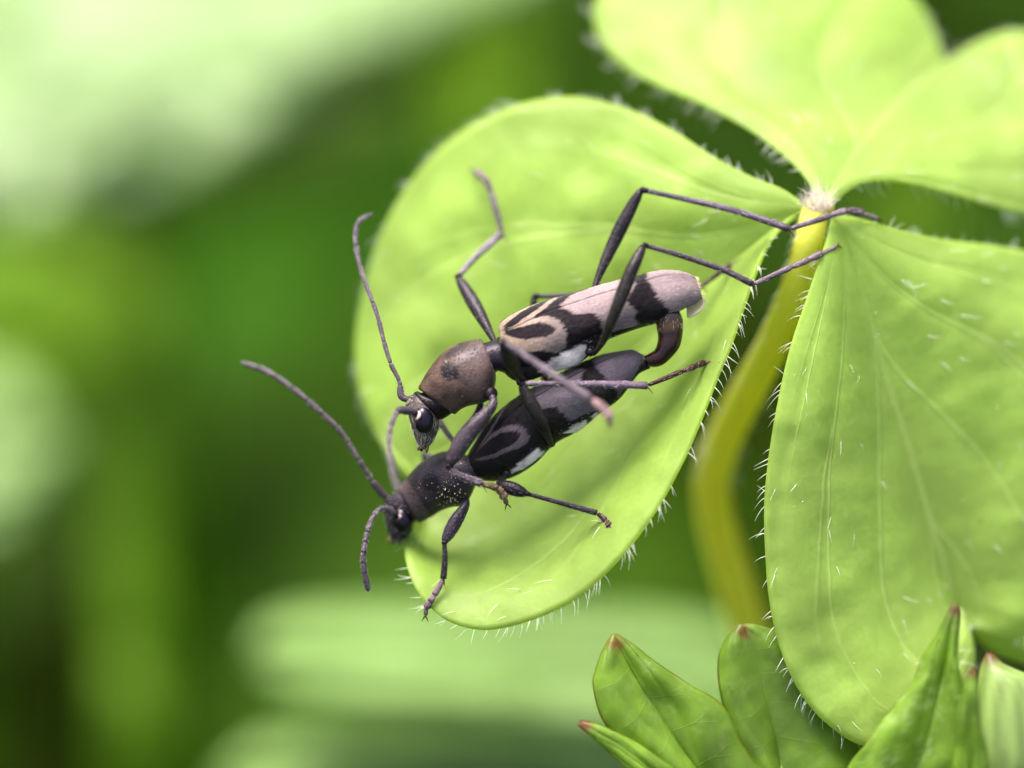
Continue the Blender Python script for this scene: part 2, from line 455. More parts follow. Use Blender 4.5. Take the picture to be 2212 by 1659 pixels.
class Leaf:
    """a leaf blade ruled between its midrib and its two margins, with a cross profile"""
    def __init__(self, mid, outA, outB, profA, profB, ns=110, ntt=26, sat=0.8, quilt=5.0, nq=8, wave=6.0, seed=1):
        self.ns, self.nt = ns, ntt
        s = np.linspace(0, 1, ns)
        midc = cr(mid, 200); ml = np.linspace(0, 1, 200)
        oa = cr(outA, ns); ob = cr(outB, ns)
        gm = gmap(s, sat)
        mp = np.stack([np.interp(gm, ml, midc[:, k]) for k in range(3)], 1)
        tt = np.linspace(0, 1, ntt)
        rows = []
        for sgn, out, prof in ((-1, oa, profA), (1, ob, profB)):
            t = tt[None, :, None]
            g = mp[:, None] * (1 - t) + out[:, None] * t
            wid = np.linalg.norm(out[:, :2] - mp[:, :2], axis=1)
            f = np.clip(wid / (wid.max() * 0.6), 0, 1)
            pr = np.interp(tt, np.linspace(0, 1, len(prof)), prof)
            k = np.ones(7) / 7; pad = np.pad(pr, 3, mode='edge'); pr = np.convolve(pad, k, 'valid'); pr[0] = prof[0]; pr[-1] = prof[-1]
            dw = pr[None] * f[:, None]
            q = -np.abs(np.sin(np.pi * (2.7 * tt[None] - 2.5 * s[:, None] + 0.5))) ** 0.6
            env = (np.sin(np.pi * np.clip(tt * 1.0, 0, 1)) ** 0.7)[None]
            dw = dw - quilt * q * env * f[:, None]
            nzz = vnoise2(g[..., 0] / 90, g[..., 1] / 90, seed) * 2 * wave + vnoise2(g[..., 0] / 35, g[..., 1] / 35, seed + 5) * wave * 0.6
            dw = dw + nzz * np.minimum(1, tt * 3)[None] * f[:, None]
            g = g.copy(); g[..., 2] += dw
            rows.append(g)
        A, B = rows
        self.g = np.concatenate([A[:, ::-1], B[:, 1:]], 1)
        t2 = np.concatenate([-tt[::-1], tt[1:]])
        self.uv = np.stack(np.broadcast_arrays(s[:, None], t2[None]), -1)
        G = self.g
        self.bvh = None
    def w_at(self, x, y, default=None):
        if self.bvh is None:
            G = self.g; nu, nv = G.shape[:2]
            f = [(i * nv + j, (i + 1) * nv + j, (i + 1) * nv + j + 1, i * nv + j + 1) for i in range(nu - 1) for j in range(nv - 1)]
            self.bvh = BVHTree.FromPolygons([Vector(p) for p in G.reshape(-1, 3)], f)
        h = self.bvh.ray_cast(Vector((x, y, 4000)), Vector((0, 0, -1)))
        return h[0].z if h[0] is not None else default
    def build(self, mat, parent, name='leaflet', thick=0.00012, colfn=None):
        mb = MB(); mb.grid(self.g, colfn(self) if colfn else (1, 1, 1), self.uv)
        o = mb.build(name, mat, parent, recalc=False)
        return solid(o, thick)
    def hairs(self, o, n_edge, n_surf, mat, elen=(22, 42), slen=(35, 60), r=1.1, seed=3, surf_sides=(-1, 1), srange=(0.12, 0.95)):
        R = np.random.default_rng(seed)
        e = MB(); k = MB()
        nu, nv = self.g.shape[:2]; mid = self.nt - 1
        for side in (0, nv - 1):
            row = self.g[:, side]; inn = self.g[:, 1 if side == 0 else nv - 2]
            L = np.concatenate([[0], np.cumsum(np.linalg.norm(np.diff(row, axis=0), axis=1))])
            pos = np.sort(R.uniform(0.05, 0.99, n_edge)) * L[-1]
            clump = vnoise(pos / 40, seed)
            for x, cl in zip(pos, clump):
                i = int(np.searchsorted(L, x)) - 1; i = min(max(i, 0), nu - 2)
                f = (x - L[i]) / max(1e-6, L[i + 1] - L[i])
                p = row[i] * (1 - f) + row[i + 1] * f
                tan = row[i + 1] - row[i]; tan /= np.linalg.norm(tan) + 1e-9
                if np.linalg.norm(p - inn[i]) < 1.0: continue
                outw = p - (inn[i] * (1 - f) + inn[i + 1] * f); outw -= tan * outw.dot(tan); outw /= np.linalg.norm(outw) + 1e-9
                ln = R.uniform(*elen) * (0.75 + 0.7 * (cl + 0.5) * R.random())
                d = outw * 0.9 + tan * R.normal(0.35, 0.3) + np.array([0, 0, R.normal(0.0, 0.4)])
                d *= ln / np.linalg.norm(d)
                bend = tan * ln * R.normal(0.25, 0.2) + np.array([0, 0.12 * ln, 0])
                e.hair(p, d, bend, r * R.uniform(0.8, 1.2))
        ho = e.build('edge_hairs', mat, o, kind='stuff', recalc=False)
        for _ in range(n_surf):
            sd = R.choice(surf_sides); i = int(nu * R.uniform(*srange)); t = R.uniform(0.05, 0.97)
            j = int(round(mid + sd * t * (self.nt - 1))); j = min(max(j, 1), nv - 2); i = min(i, nu - 2)
            p = self.g[i, j]
            a = self.g[i + 1, j] - p; b = self.g[i, j + 1] - self.g[i, j - 1]
            nn = np.cross(a, b); nl = np.linalg.norm(nn)
            if nl < 1e-6: continue
            nn /= nl
            if nn[2] < 0: nn = -nn
            tan = a / (np.linalg.norm(a) + 1e-9); latr = b / (np.linalg.norm(b) + 1e-9) * sd
            ln = R.uniform(*slen)
            d = nn * R.uniform(0.3, 0.7) + tan * R.normal(0.75, 0.25) + latr * R.normal(0.35, 0.3)
            d *= ln / np.linalg.norm(d)
            k.hair(p, d, -nn * ln * R.uniform(0.1, 0.4) + latr * ln * R.normal(0, .15), r * R.uniform(0.8, 1.2))
        if n_surf:
            k.build('surface_hairs', mat, o, kind='stuff', recalc=False)

def leafspecks(L, o, n, seed):
    R = np.random.default_rng(seed); mb = MB()
    ico = np.array([(0, 0, 1), (.9, 0, .3), (-.4, .8, .35), (-.5, -.8, .3), (.4, .7, -.6), (.3, -.8, -.5), (-.9, 0, -.4), (0, 0, -1)])
    fc = [(0, 1, 2), (0, 2, 3), (0, 3, 1), (1, 4, 2), (2, 6, 3), (3, 5, 1), (1, 5, 4), (2, 4, 6), (3, 6, 5), (7, 4, 5), (7, 6, 4), (7, 5, 6)]
    nu, nv = L.g.shape[:2]
    for k in range(n):
        p = L.g[R.integers(8, nu - 2), R.integers(2, nv - 2)] + np.array([0, 0, 4.5])
        dark = R.random() < 0.12
        mb.add(p + ico * (R.uniform(1.8, 2.8) if dark else R.uniform(0.7, 1.8)), fc, (0.01, 0.012, 0.01) if dark else (0.9, 0.92, 0.85))
    mb.build('dust_specks', M['down'], o, smooth=False, kind='stuff')

# -------- the three-leaved sorrel leaf the beetles sit on
HUB = (1762, 455, -110)
stem_px = [(1762, 450, -112, 30), (1748, 520, -140, 34), (1722, 620, -200, 35), (1672, 740, -320, 37), (1608, 860, -450, 39), (1556, 965, -570, 40),
           (1536, 1050, -650, 41), (1549, 1140, -730, 42), (1583, 1250, -820, 43), (1622, 1380, -920, 44), (1680, 1560, -1060, 45), (1740, 1800, -1250, 46)]
base_w = W(1740, 1800, -1250)
foot = Vector((base_w.x + 0.004, base_w.y + 0.010, 0.0))
sorrel = thing('sorrel_leaf', foot, 'bright yellow-green hairy three-lobed sorrel leaf with heart-shaped leaflets carrying two beetles', 'leaf')

mid_c = [(1740, 452, -112), (1680, 490, -135), (1600, 552, -165), (1480, 660, -200), (1330, 795, -235), (1150, 925, -265), (1010, 1010, -280), (922, 1058, -285)]
out_top = [(1740, 446, -112), (1690, 410, -125), (1620, 382, -150), (1540, 340, -180), (1460, 288, -210), (1380, 246, -240), (1300, 220, -265), (1230, 211, -285),
           (1140, 222, -300), (1050, 255, -315), (970, 306, -345), (905, 372, -370), (852, 452, -395), (812, 545, -410), (786, 640, -415), (770, 740, -410), (776, 830, -395), (800, 905, -370), (836, 970, -320), (880, 1028, -300), (922, 1058, -285)]
out_low = [(1740, 455, -112), (1700, 480, -110), (1664, 520, -85), (1634, 585, -55), (1604, 670, -30), (1578, 750, -10), (1553, 810, 5), (1522, 890, 20), (1482, 985, 35), (1420, 1098, 50),
           (1340, 1205, 55), (1250, 1288, 45), (1150, 1338, 30), (1050, 1360, 10), (970, 1342, -15), (915, 1296, -45), (884, 1236, -80), (877, 1180, -130), (888, 1125, -190), (906, 1085, -245), (922, 1058, -285)]
leaf_c = Leaf(mid_c, out_top, out_low, [0, 12, 30, 40, 38, 25, 0], [0, -30, -58, -66, -10, 14, 0], ns=150, ntt=34, sat=0.86, quilt=9, nq=7, wave=8, seed=2)
lc = leaf_c.build(M['sorrel'], sorrel)
leaf_c.hairs(lc, 110, 90, M['leafhair'], elen=(20, 38), slen=(32, 56), r=0.9, seed=5)

mid_r = [(1795, 470, -105), (1828, 530, -110), (1868, 650, -125), (1910, 806, -150), (1965, 980, -185), (2010, 1130, -215), (2045, 1240, -240), (2066, 1308, -255)]
out_l = [(1795, 470, -105), (1790, 500, -80), (1768, 570, -50), (1738, 660, -30), (1706, 760, -15), (1680, 880, -5), (1660, 1000, 0), (1651, 1110, 0), (1655, 1220, 0), (1668, 1330, 0),
         (1700, 1440, -5), (1750, 1525, -10), (1815, 1585, -20), (1875, 1612, -30), (1950, 1606, -50), (2025, 1570, -85), (2080, 1505, -130), (2102, 1430, -175), (2092, 1360, -220), (2066, 1308, -255)]
out_r = [(1795, 468, -105), (1830, 468, -110), (1890, 484, -130), (1960, 504, -165), (2050, 522, -215), (2150, 534, -265), (2260, 560, -310), (2380, 640, -340), (2470, 780, -360), (2510, 960, -370),
         (2490, 1150, -365), (2430, 1300, -350), (2350, 1400, -330), (2270, 1435, -310), (2190, 1425, -290), (2130, 1395, -275), (2090, 1345, -262), (2066, 1308, -255)]
leaf_r = Leaf(mid_r, out_l, out_r, [0, 10, 28, 40, 40, 24, 0], [0, 20, 42, 50, 40, 20, 0], ns=140, ntt=34, sat=0.86, quilt=9, nq=7, wave=8, seed=8)
lr = leaf_r.build(M['sorrel'], sorrel)
leaf_r.hairs(lr, 95, 90, M['leafhair'], elen=(20, 40), slen=(30, 54), r=0.85, seed=9)

mid_t = [(1782, 440, -115), (1800, 400, -140), (1850, 330, -210), (1920, 250, -300), (1990, 180, -390), (2040, 140, -450)]
out_tl = [(1776, 440, -115), (1758, 412, -125), (1728, 370, -150), (1680, 325, -185), (1610, 275, -230), (1520, 226, -280), (1430, 188, -325), (1350, 148, -365), (1300, 95, -395), (1283, 40, -420),
          (1300, -30, -445), (1360, -110, -475), (1460, -170, -500), (1600, -200, -530), (1750, -180, -545), (1890, -100, -540), (1990, 20, -510), (2040, 140, -450)]
out_tr = [(1786, 440, -115), (1808, 432, -125), (1830, 412, -135), (1870, 392, -150), (1930, 390, -170), (2000, 402, -195), (2090, 428, -230), (2212, 462, -280), (2320, 470, -320), (2420, 430, -360),
          (2470, 340, -400), (2450, 230, -440), (2380, 140, -470), (2290, 80, -490), (2200, 72, -490), (2120, 92, -480), (2040, 140, -450)]
deep = lambda L: [(x, y, -115 + (w_ + 115) * 1.35) for x, y, w_ in L]
leaf_t = Leaf(deep(mid_t), deep(out_tl), deep(out_tr), [0, 12, 30, 38, 32, 16, 0], [0, 14, 30, 38, 30, 14, 0], ns=130, ntt=30, sat=0.86, quilt=9, nq=7, wave=8, seed=12)
lt = leaf_t.build(M['sorrel'], sorrel)
leaf_t.hairs(lt, 100, 70, M['leafhair'], elen=(22, 42), slen=(32, 54), r=1.1, seed=14)

leafspecks(leaf_c, lc, 60, 3); leafspecks(leaf_r, lr, 80, 4); leafspecks(leaf_t, lt, 40, 5)
pm = MB('world')
ppw = world([p[:3] for p in stem_px])
pr_ = [p[3] * SPX for p in stem_px]
pts = [(*a, r) for a, r in zip(ppw, pr_)]
bw = np.array(base_w)
for k in (0.35, 0.7, 1.02):
    q = bw * (1 - k) + np.array(foot) * k
    pts.append((q[0] + 0.002 * math.sin(k * 3), q[1], q[2], 0.0006))
pm.tube(pts, 90, 14)
pet = pm.build('petiole', M['petiole'], sorrel)
hb = MB()
hb.tube([(1738, 440, -118, 8), (1752, 444, -116, 17), (1768, 447, -112, 20), (1786, 448, -114, 17), (1800, 452, -112, 8)], 14, 12, col=[(1.0, 0.95, 1.6), (1.05, 0.85, 5.0), (1.0, 0.95, 1.6)])
hub = hb.build('leaf_joint', M['petiole'], sorrel)
hh = MB()
for _ in range(120):
    a = rng.uniform(-np.pi, np.pi)
    p = np.array([1768 + 36 * math.cos(a) * rng.random() ** .5, 442 + 20 * math.sin(a) * rng.random() ** .5, -88 + rng.uniform(-10, 6)])
    d = np.array([rng.normal(0, 0.5), rng.normal(-0.75, 0.5), rng.normal(0.3, 0.4)]); d *= rng.uniform(18, 42) / np.linalg.norm(d)
    hh.hair(p, d, np.array([rng.normal(0, 6), rng.normal(-2, 4), 0]), 1.1, col=(1.0, 0.9, 0.9))
for _ in range(120):       # down on the upper petiole
    i = rng.integers(0, 6); f = rng.random(); a = np.array(stem_px[i]) * (1 - f) + np.array(stem_px[i + 1]) * f
    sd = rng.choice([-1, 1]); th = rng.uniform(-0.6, 1.2)
    p = a[:3] + np.array([sd * a[3] * math.cos(th), 0, a[3] * math.sin(th)])
    hh.hair(p, np.array([sd * 18, rng.uniform(5, 25), rng.uniform(-6, 14)]), np.array([0, 8, 0]), 0.9)
hh.build('joint_hairs', M['leafhair'], hub, kind='stuff', recalc=False)

# ------------------------------------------------------------------ lobed leaf with red tips, below the sorrel
def lobecol(tip, rad, red=(1.15, 0.24, 0.9), edge=True, mot=0.25):
    def f(L):
        g = L.g; c = np.ones(g.shape[:2] + (3,))
        d = np.hypot(g[..., 0] - tip[0], g[..., 1] - tip[1])
        k = np.clip(1.3 - d / (rad * 0.95) + 0.5 * vnoise2(g[..., 0] / 8, g[..., 1] / 8, 6), 0, 1)[..., None]
        if edge:
            e = np.clip((np.abs(L.uv[..., 1]) - 0.955) / 0.03, 0, 1) * np.clip(0.9 - 0.0022 * d + 0.8 * vnoise(L.uv[..., 0] * 30, 5), 0, 1)
            k = np.maximum(k, 0.8 * e[..., None])
        c = c * (1 - k) + np.array(red) * k
        n2 = vnoise2(g[..., 0] / 30, g[..., 1] / 30, 4)[..., None]
        n3 = vnoise2(g[..., 0] / 7, g[..., 1] / 7, 14) + 0.8 * vnoise2(g[..., 0] / 40, g[..., 1] / 40, 15)
        pale = np.clip((n3 - 0.12) * 3.0, 0, 1)[..., None] * mot * (1 - k)
        return c * (1 + 0.45 * n2) * (1 - pale) + np.array([2.0, 1.5, 6.0]) * pale
    return f
plant_base = W(1760, 1900, -200)
herb = thing('lobed_leaf_plant', Vector((plant_base.x, plant_base.y, 0)), 'dark green herb with pointed red-tipped leaf lobes rising below the sorrel leaf', 'plant')
J = (1730, 1780, -30)
def lobe(mid, a, b, pa, pb, tip, rad, mat='lobed', hairs=60, seed=1, **kw):
    # outline runs from the base to the tip on both sides
    L = Leaf(mid, a, b, pa, pb, ns=70, ntt=18, sat=1.0, quilt=4, nq=6, wave=7, seed=seed, **kw)
    o = L.build(M[mat], herb, 'leaf_lobe', 0.00018, lobecol(tip, rad, mot=0.55 if seed == 23 else 0.22))
    if hairs: L.hairs(o, hairs, 0, M['leafhair'], elen=(4, 9), r=0.6, seed=seed)
    leafspecks(L, o, {23: 110, 24: 30, 25: 20}.get(seed, 60), seed)
    return L
tipA = (1327, 1374, 5)
lobe([J, (1560, 1720, -25), (1480, 1630, -15), (1400, 1510, -5), (1350, 1420, 0), tipA],
     [J, (1560, 1770, -10), (1440, 1690, -5), (1385, 1645, 0), (1344, 1608, 8), (1316, 1571, 12), (1300, 1544, 15), (1289, 1507, 18), (1285, 1474, 18), (1291, 1451, 16), (1302, 1419, 12), (1314, 1394, 8), tipA],
     [J, (1660, 1690, -30), (1615, 1630, -28), (1598, 1604, -25), (1579, 1562, -18), (1561, 1530, -14), (1533, 1507, -10), (1505, 1493, -6), (1468, 1470, -2), (1432, 1447, 0), (1399, 1424, 2), (1376, 1405, 3), (1349, 1386, 4), tipA],
     [0, 6, 14, 18, 12, 0], [0, 6, 14, 18, 12, 0], (1332, 1392), 18, seed=21)
tipB = (1602, 1353, -45)
lobe([J, (1690, 1690, -60), (1668, 1570, -55), (1645, 1470, -50), (1618, 1390, -46), tipB],
     [J, (1660, 1690, -32), (1615, 1630, -35), (1596, 1604, -38), (1575, 1548, -42), (1565, 1520, -44), (1558, 1484, -46), (1555, 1451, -48), (1557, 1419, -48), (1568, 1391, -47), (1584, 1368, -46), tipB],
     [J, (1830, 1740, -80), (1872, 1660, -90), (1868, 1580, -95), (1835, 1500, -95), (1790, 1440, -90), (1740, 1400, -80), (1690, 1372, -65), (1640, 1356, -52), tipB],
     [0, 6, 14, 18, 12, 0], [0, 6, 14, 18, 12, 0], (1606, 1366), 16, seed=22)
tipC = (2063, 1306, 120)
lobe([(1860, 1800, 30), (1960, 1700, 70), (2000, 1600, 90), (2030, 1480, 105), (2050, 1390, 115), tipC],
     [(1800, 1800, 25), (1830, 1670, 60), (1874, 1608, 85), (1902, 1571, 95), (1948, 1511, 105), (1976, 1479, 110), (1994, 1428, 115), (2022, 1382, 118), (2045, 1341, 120), tipC],
     [(1960, 1820, 40), (2125, 1670, 80), (2105, 1571, 100), (2082, 1525, 105), (2073, 1479, 110), (2063, 1433, 112), (2063, 1387, 116), (2068, 1331, 120), tipC],
     [0, 8, 18, 20, 12, 0], [0, 8, 18, 20, 12, 0], (2062, 1318), 15, seed=23)
tipD = (2100, 1446, 210)
lobe([(2060, 1820, 120), (2098, 1660, 180), (2095, 1570, 200), (2098, 1500, 206), tipD],
     [(2030, 1820, 120), (2062, 1660, 180), (2070, 1571, 198), (2086, 1497, 206), tipD],
     [(2100, 1820, 120), (2130, 1660, 180), (2113, 1571, 198), (2107, 1497, 206), tipD],
     [0, 4, 8, 8, 4, 0], [0, 4, 8, 8, 4, 0], (2100, 1452), 14, seed=24, hairs=20)
tipE = (1252, 1563, 75)
lobe([(1560, 1790, 30), (1420, 1672, 60), (1340, 1608, 72), (1290, 1580, 75), tipE],
     [(1520, 1800, 30), (1380, 1682, 60), (1339, 1640, 70), (1296, 1600, 74), tipE],
     [(1600, 1760, 20), (1440, 1655, 58), (1376, 1612, 68), (1330, 1588, 73), (1284, 1569, 75), tipE],
     [0, 3, 6, 6, 3, 0], [0, 3, 6, 6, 3, 0], (1262, 1568), 20, seed=25, hairs=20)
# the bud beside the pointed lobe
bud = MB()
def budcol(g):
    a = np.arctan2(g[..., 2] - 90, g[..., 0] - 2185); st = 0.5 + 0.5 * np.sin(a * 9 + 2 * vnoise(g[..., 1] / 40, 2))
    c = np.array([1.5, 1.25, 3.6])[None, None] * (0.75 + 0.5 * st[..., None])
    top = np.clip((1445 - g[..., 1]) / 30, 0, 1)[..., None]
    return c * (1 - top) + np.array([0.7, 0.12, 0.6]) * top
bud.loft([((2132, 1408), (2146, 1412)), ((2118, 1440), (2172, 1436)), ((2112, 1490), (2235, 1470)), ((2108, 1570), (2265, 1560)), ((2110, 1660), (2262, 1670)), ((2130, 1760), (2210, 1770)), ((2150, 1850), (2190, 1850))],
         [100, 95, 92, 90, 88, 60, 20], [8, 30, 55, 70, 70, 45, 20], 30, 28, colfn=budcol)
bud.build('flower_bud', M['lobed'], herb)
st = MB('world')
jw = world([(1735, 1790, -40)])[0]; fw = np.array(ORIG[herb.name])
def stalk(p0, p1, r=0.0007):
    m_ = (p0 + p1) / 2 + np.array([0.002, -0.001, 0])
    st.tube([(*p0, r * 0.8), (*m_, r), (*(p1 + np.array([0, 0, -0.001])), r * 1.1)], 16, 10)
stalk(world([(1735, 1775, -40)])[0], fw)
stalk(world([(1860, 1790, 30)])[0], fw * 0.55 + jw * 0.45)
stalk(world([(2060, 1810, 110)])[0], fw * 0.6 + jw * 0.4)
stalk(world([(2170, 1840, 30)])[0], fw * 0.65 + jw * 0.35)
stalk(world([(1560, 1785, 28)])[0], fw * 0.5 + jw * 0.5)
st.build('stalk', M['mid'], herb)

# ------------------------------------------------------------------ plants behind (out of focus)
def bgleaf(name, label, mid, a, b, mat, prof=(0, 60, 120, 120, 60, 0), seed=1, wave=60, stem_at=0, tint=(1, 1, 1)):
    pb = world([mid[stem_at]])[0]
    foot = Vector((pb[0] + random.uniform(-.006, .006), pb[1] + random.uniform(0.0, .01), 0))
    t = thing(name, foot, label, 'leaf')
    L = Leaf(mid, a, b, list(prof), list(prof), ns=60, ntt=16, sat=1.0, quilt=30, nq=6, wave=wave, seed=seed)
    L.build(M[mat], t, 'blade', 0.0003, lambda q: np.broadcast_to(np.array(tint, float), q.g.shape))
    s = MB('world')
    s.tube([(*pb, 0.0007), (*(pb * 0.5 + np.array(foot) * 0.5 + np.array([0.002, 0.002, 0.004])), 0.0009), (foot.x, foot.y, -0.001, 0.0012)], 14, 8)
    s.build('stem', M['mid'], t)
    return t
z = -3400
bgleaf('broad_leaf', 'large pale green broad leaf spreading blurred behind the beetles', [(-700, 420, z), (-200, 200, z), (300, 60, z), (800, -60, z), (1260, -130, z - 200)],
       [(-700, 420, z), (-300, -120, z - 500), (200, -300, z - 700), (800, -320, z - 500), (1260, -130, z - 200)],
       [(-700, 420, z), (-350, 540, z + 250), (0, 500, z + 300), (300, 425, z + 300), (600, 285, z + 250), (900, 95, z + 100), (1100, -30, z), (1260, -130, z - 200)], 'pale', seed=31)
z = -2300
bgleaf('blunt_leaf', 'pale green blunt-ended leaf blurred under the hanging lobe of the sorrel', [(1750, 1500, z), (1400, 1450, z), (1000, 1440, z), (560, 1430, z)],
       [(1750, 1500, z), (1560, 1370, z - 150), (1250, 1330, z - 200), (900, 1325, z - 200), (680, 1330, z - 150), (570, 1365, z - 50), (560, 1430, z)],
       [(1750, 1500, z), (1500, 1600, z + 200), (1150, 1560, z + 200), (850, 1530, z + 150), (640, 1500, z + 100), (560, 1430, z)], 'fresh', seed=32, wave=25)
z = -2500
bgleaf('blunt_leaf', 'second pale green leaf overlapping the blunt-ended leaf from beneath', [(1700, 1900, z), (1200, 1740, z), (800, 1680, z), (480, 1700, z)],
       [(1700, 1900, z), (1500, 1620, z - 100), (1100, 1590, z - 150), (750, 1585, z - 150), (560, 1620, z - 50), (480, 1700, z)],
       [(1700, 1900, z), (1300, 1900, z + 200), (900, 1850, z + 200), (600, 1800, z + 100), (480, 1700, z)], 'fresh', seed=33, wave=25)
z = -4200
bgleaf('side_leaf', 'yellow-green leaf blurred under the large pale broad leaf', [(350, 420, z), (550, 340, z), (720, 280, z), (900, 210, z)],
       [(350, 420, z), (500, 290, z - 100), (700, 220, z - 100), (900, 210, z)], [(350, 420, z), (600, 400, z + 100), (780, 320, z + 100), (900, 210, z)], 'yellow', seed=34, wave=20, prof=(0, 20, 40, 40, 20, 0))
z = -3000
bgleaf('side_leaf', 'pale yellow-green leaf blurred low beside the upright green stem', [(-400, 1080, z), (-200, 1000, z), (-20, 950, z), (150, 950, z)],
       [(-400, 1080, z), (-220, 830, z - 100), (0, 790, z - 100), (150, 950, z)], [(-400, 1080, z), (-150, 1190, z + 100), (20, 1140, z + 100), (150, 950, z)], 'fresh', seed=35, wave=20, prof=(0, 20, 40, 40, 20, 0))
z = -4600
bgleaf('side_leaf', 'saturated green leaf blurred between the pale broad leaf and the stem', [(-200, 560, z), (0, 620, z), (150, 720, z), (330, 900, z)],
       [(-200, 560, z), (50, 500, z - 100), (270, 580, z - 100), (390, 740, z), (330, 900, z)], [(-200, 560, z), (-50, 760, z + 100), (80, 900, z + 100), (200, 950, z + 50), (330, 900, z)], 'mid', seed=36, wave=20, prof=(0, 20, 40, 40, 20, 0))
z = -4600
bgleaf('side_leaf', 'narrow upright green leaf blurred behind the top of the beetles leaflet', [(1050, 480, z), (1050, 300, z), (1045, 120, z), (1050, -200, z)],
       [(1050, 480, z), (990, 330, z), (960, 150, z), (980, -60, z), (1050, -200, z)], [(1050, 480, z), (1110, 330, z), (1140, 150, z), (1120, -60, z), (1050, -200, z)], 'mid', seed=37, wave=20, prof=(0, 20, 30, 30, 20, 0))
z = -4000
bgleaf('side_leaf', 'green leaf blurred in the gap between the upper and right leaflets', [(1900, 640, z), (1960, 520, z), (1990, 400, z), (2010, 250, z)],
       [(1900, 640, z), (1890, 500, z), (1930, 380, z), (2010, 250, z)], [(1900, 640, z), (2010, 560, z), (2060, 420, z), (2010, 250, z)], 'mid', seed=38, wave=20, prof=(0, 20, 30, 30, 20, 0))

def bgstem(label, pts, r, mat):
    wp = world([p for p in pts])
    foot = Vector((wp[-1][0], wp[-1][1], 0))
    t = thing('plant_stem', foot, label, 'stem')
    s = MB('world')
    q = [(*p, r * SPX) for p in wp] + [(foot.x, foot.y, -0.001, r * SPX * 1.1)]
    g = s.tube(q, 40, 12)
    s.build('stalk', M[mat], t)
    l = MB()
    a = np.array(pts[0], float)
    for dx, dy in ((-70, -150), (60, -170)):
        e = a + np.array([dx, dy, 40]); m_ = (a + e) / 2
        nrm = np.array([-dy, dx, 0]) / math.hypot(dx, dy)
        gg = np.array([[a + (e - a) * u + nrm * k * 45 * math.sin(math.pi * min(1, u * .95 + .03)) for k in (-1, 0, 1)] for u in np.linspace(0, 1, 9)])
        l.grid(gg, (1, 1, 1), np.array([[(u, k) for k in (-1, 0, 1)] for u in np.linspace(0, 1, 9)], float))
    solid(l.build('shoot_leaf', M[mat], t, recalc=False), 0.0003)
bgstem('thick upright green stem blurred at the dark side below the pale broad leaf', [(270, 900, -3600), (280, 1200, -3600), (290, 1500, -3600), (300, 1750, -3600)], 85, 'mid')


# ------------------------------------------------------------------ beetles
def z1(x, y): return (709.3 + x / 4.8725, 681.0 + y / 4.8725)
def z2(x, y): return (1021.5 + x / 3.898, 539.1 + y / 3.898)
def z3(x, y): return (766.1 + x / 4.8725, 851.2 + y / 4.8725)
def z4(x, y): return (1078.2 + x / 4.8725, 737.7 + y / 4.8725)
def zp(f, L): return [(f(*a), f(*b)) for a, b in L]

# wing-case pattern, drawn once on the left wing case of the upper beetle
E_PAIRS = zp(z2, [((222, 672), (240, 800)), ((232, 630), (268, 895)), ((275, 590), (330, 980)), ((350, 550), (430, 1022)), ((500, 481), (575, 985)), ((650, 432), (735, 890)), ((850, 375), (945, 800)),
                  ((1010, 327), (1110, 726)), ((1240, 263), (1345, 660)), ((1400, 225), (1520, 612)), ((1500, 197), (1640, 565)), ((1600, 183), (1740, 522)),
                  ((1720, 186), (1835, 470)), ((1800, 204), (1895, 440)), ((1872, 236), (1932, 410))])
P_LOOP = [(335, 648), (420, 612), (500, 582), (620, 563), (720, 595), (775, 660), (790, 760), (775, 830), (700, 868), (600, 842), (480, 862), (370, 852), (240, 780), (200, 740), (215, 700), (262, 676), (275, 705)]
P_OVAL = [(268, 690), (330, 672), (400, 657), (480, 632), (560, 618), (640, 628), (692, 660), (698, 688), (650, 715), (560, 742), (450, 752), (340, 746), (265, 716)]
P_MID = [(735, 500), (900, 300), (1240, 150), (1420, 235), (1330, 350), (1290, 440), (1340, 475), (1375, 530), (1365, 580), (1390, 640), (1380, 760), (1150, 760), (1090, 650), (1082, 605), (1058, 580), (1040, 542), (960, 535), (900, 548), (850, 542), (790, 512)]
P_APEX = [(1440, 100), (1450, 245), (1482, 290), (1530, 350), (1560, 410), (1602, 450), (1652, 500), (1640, 560), (1650, 700), (2100, 600), (2100, 100)]
P_LOOP_THIN = [(345, 650), (420, 618), (500, 590), (620, 572), (710, 600), (752, 655), (765, 725), (735, 775), (650, 800), (560, 800), (470, 815), (380, 800), (320, 770), (275, 715)]
P_OVAL_WIDE = [(268, 690), (330, 672), (400, 657), (480, 632), (560, 618), (640, 628), (692, 660), (700, 695), (660, 735), (570, 765), (450, 775), (340, 756), (265, 716)]
def pattern(x, y, thin=False):
    X = (x - 1021.5) * 3.898; Y = (y - 539.1) * 3.898
    if thin: return (inpoly(X, Y, P_LOOP_THIN) & ~inpoly(X, Y, P_OVAL_WIDE)) | (inpoly(X, Y, P_MID) & (X > 830 + 0.25 * (Y - 300))) | inpoly(X, Y, P_APEX)
    return (inpoly(X, Y, P_LOOP) & ~inpoly(X, Y, P_OVAL)) | inpoly(X, Y, P_MID) | inpoly(X, Y, P_APEX)

def esurf(pairs, ws, drs, u, ths, span, v):
    """point of the left wing case: u along 0..1, v 0 (suture) .. 1 (side margin)"""
    k = len(pairs)
    q = cr([(a[0], a[1], w_, b[0], b[1], d) for (a, b), w_, d in zip(pairs, ws, drs)], 400)
    uu = np.linspace(0, 1, 400)
    qi = np.stack([np.interp(u, uu, q[:, j]) for j in range(6)], -1)
    th0 = np.interp(u, np.linspace(0, 1, len(ths)), ths)
    return qi, th0

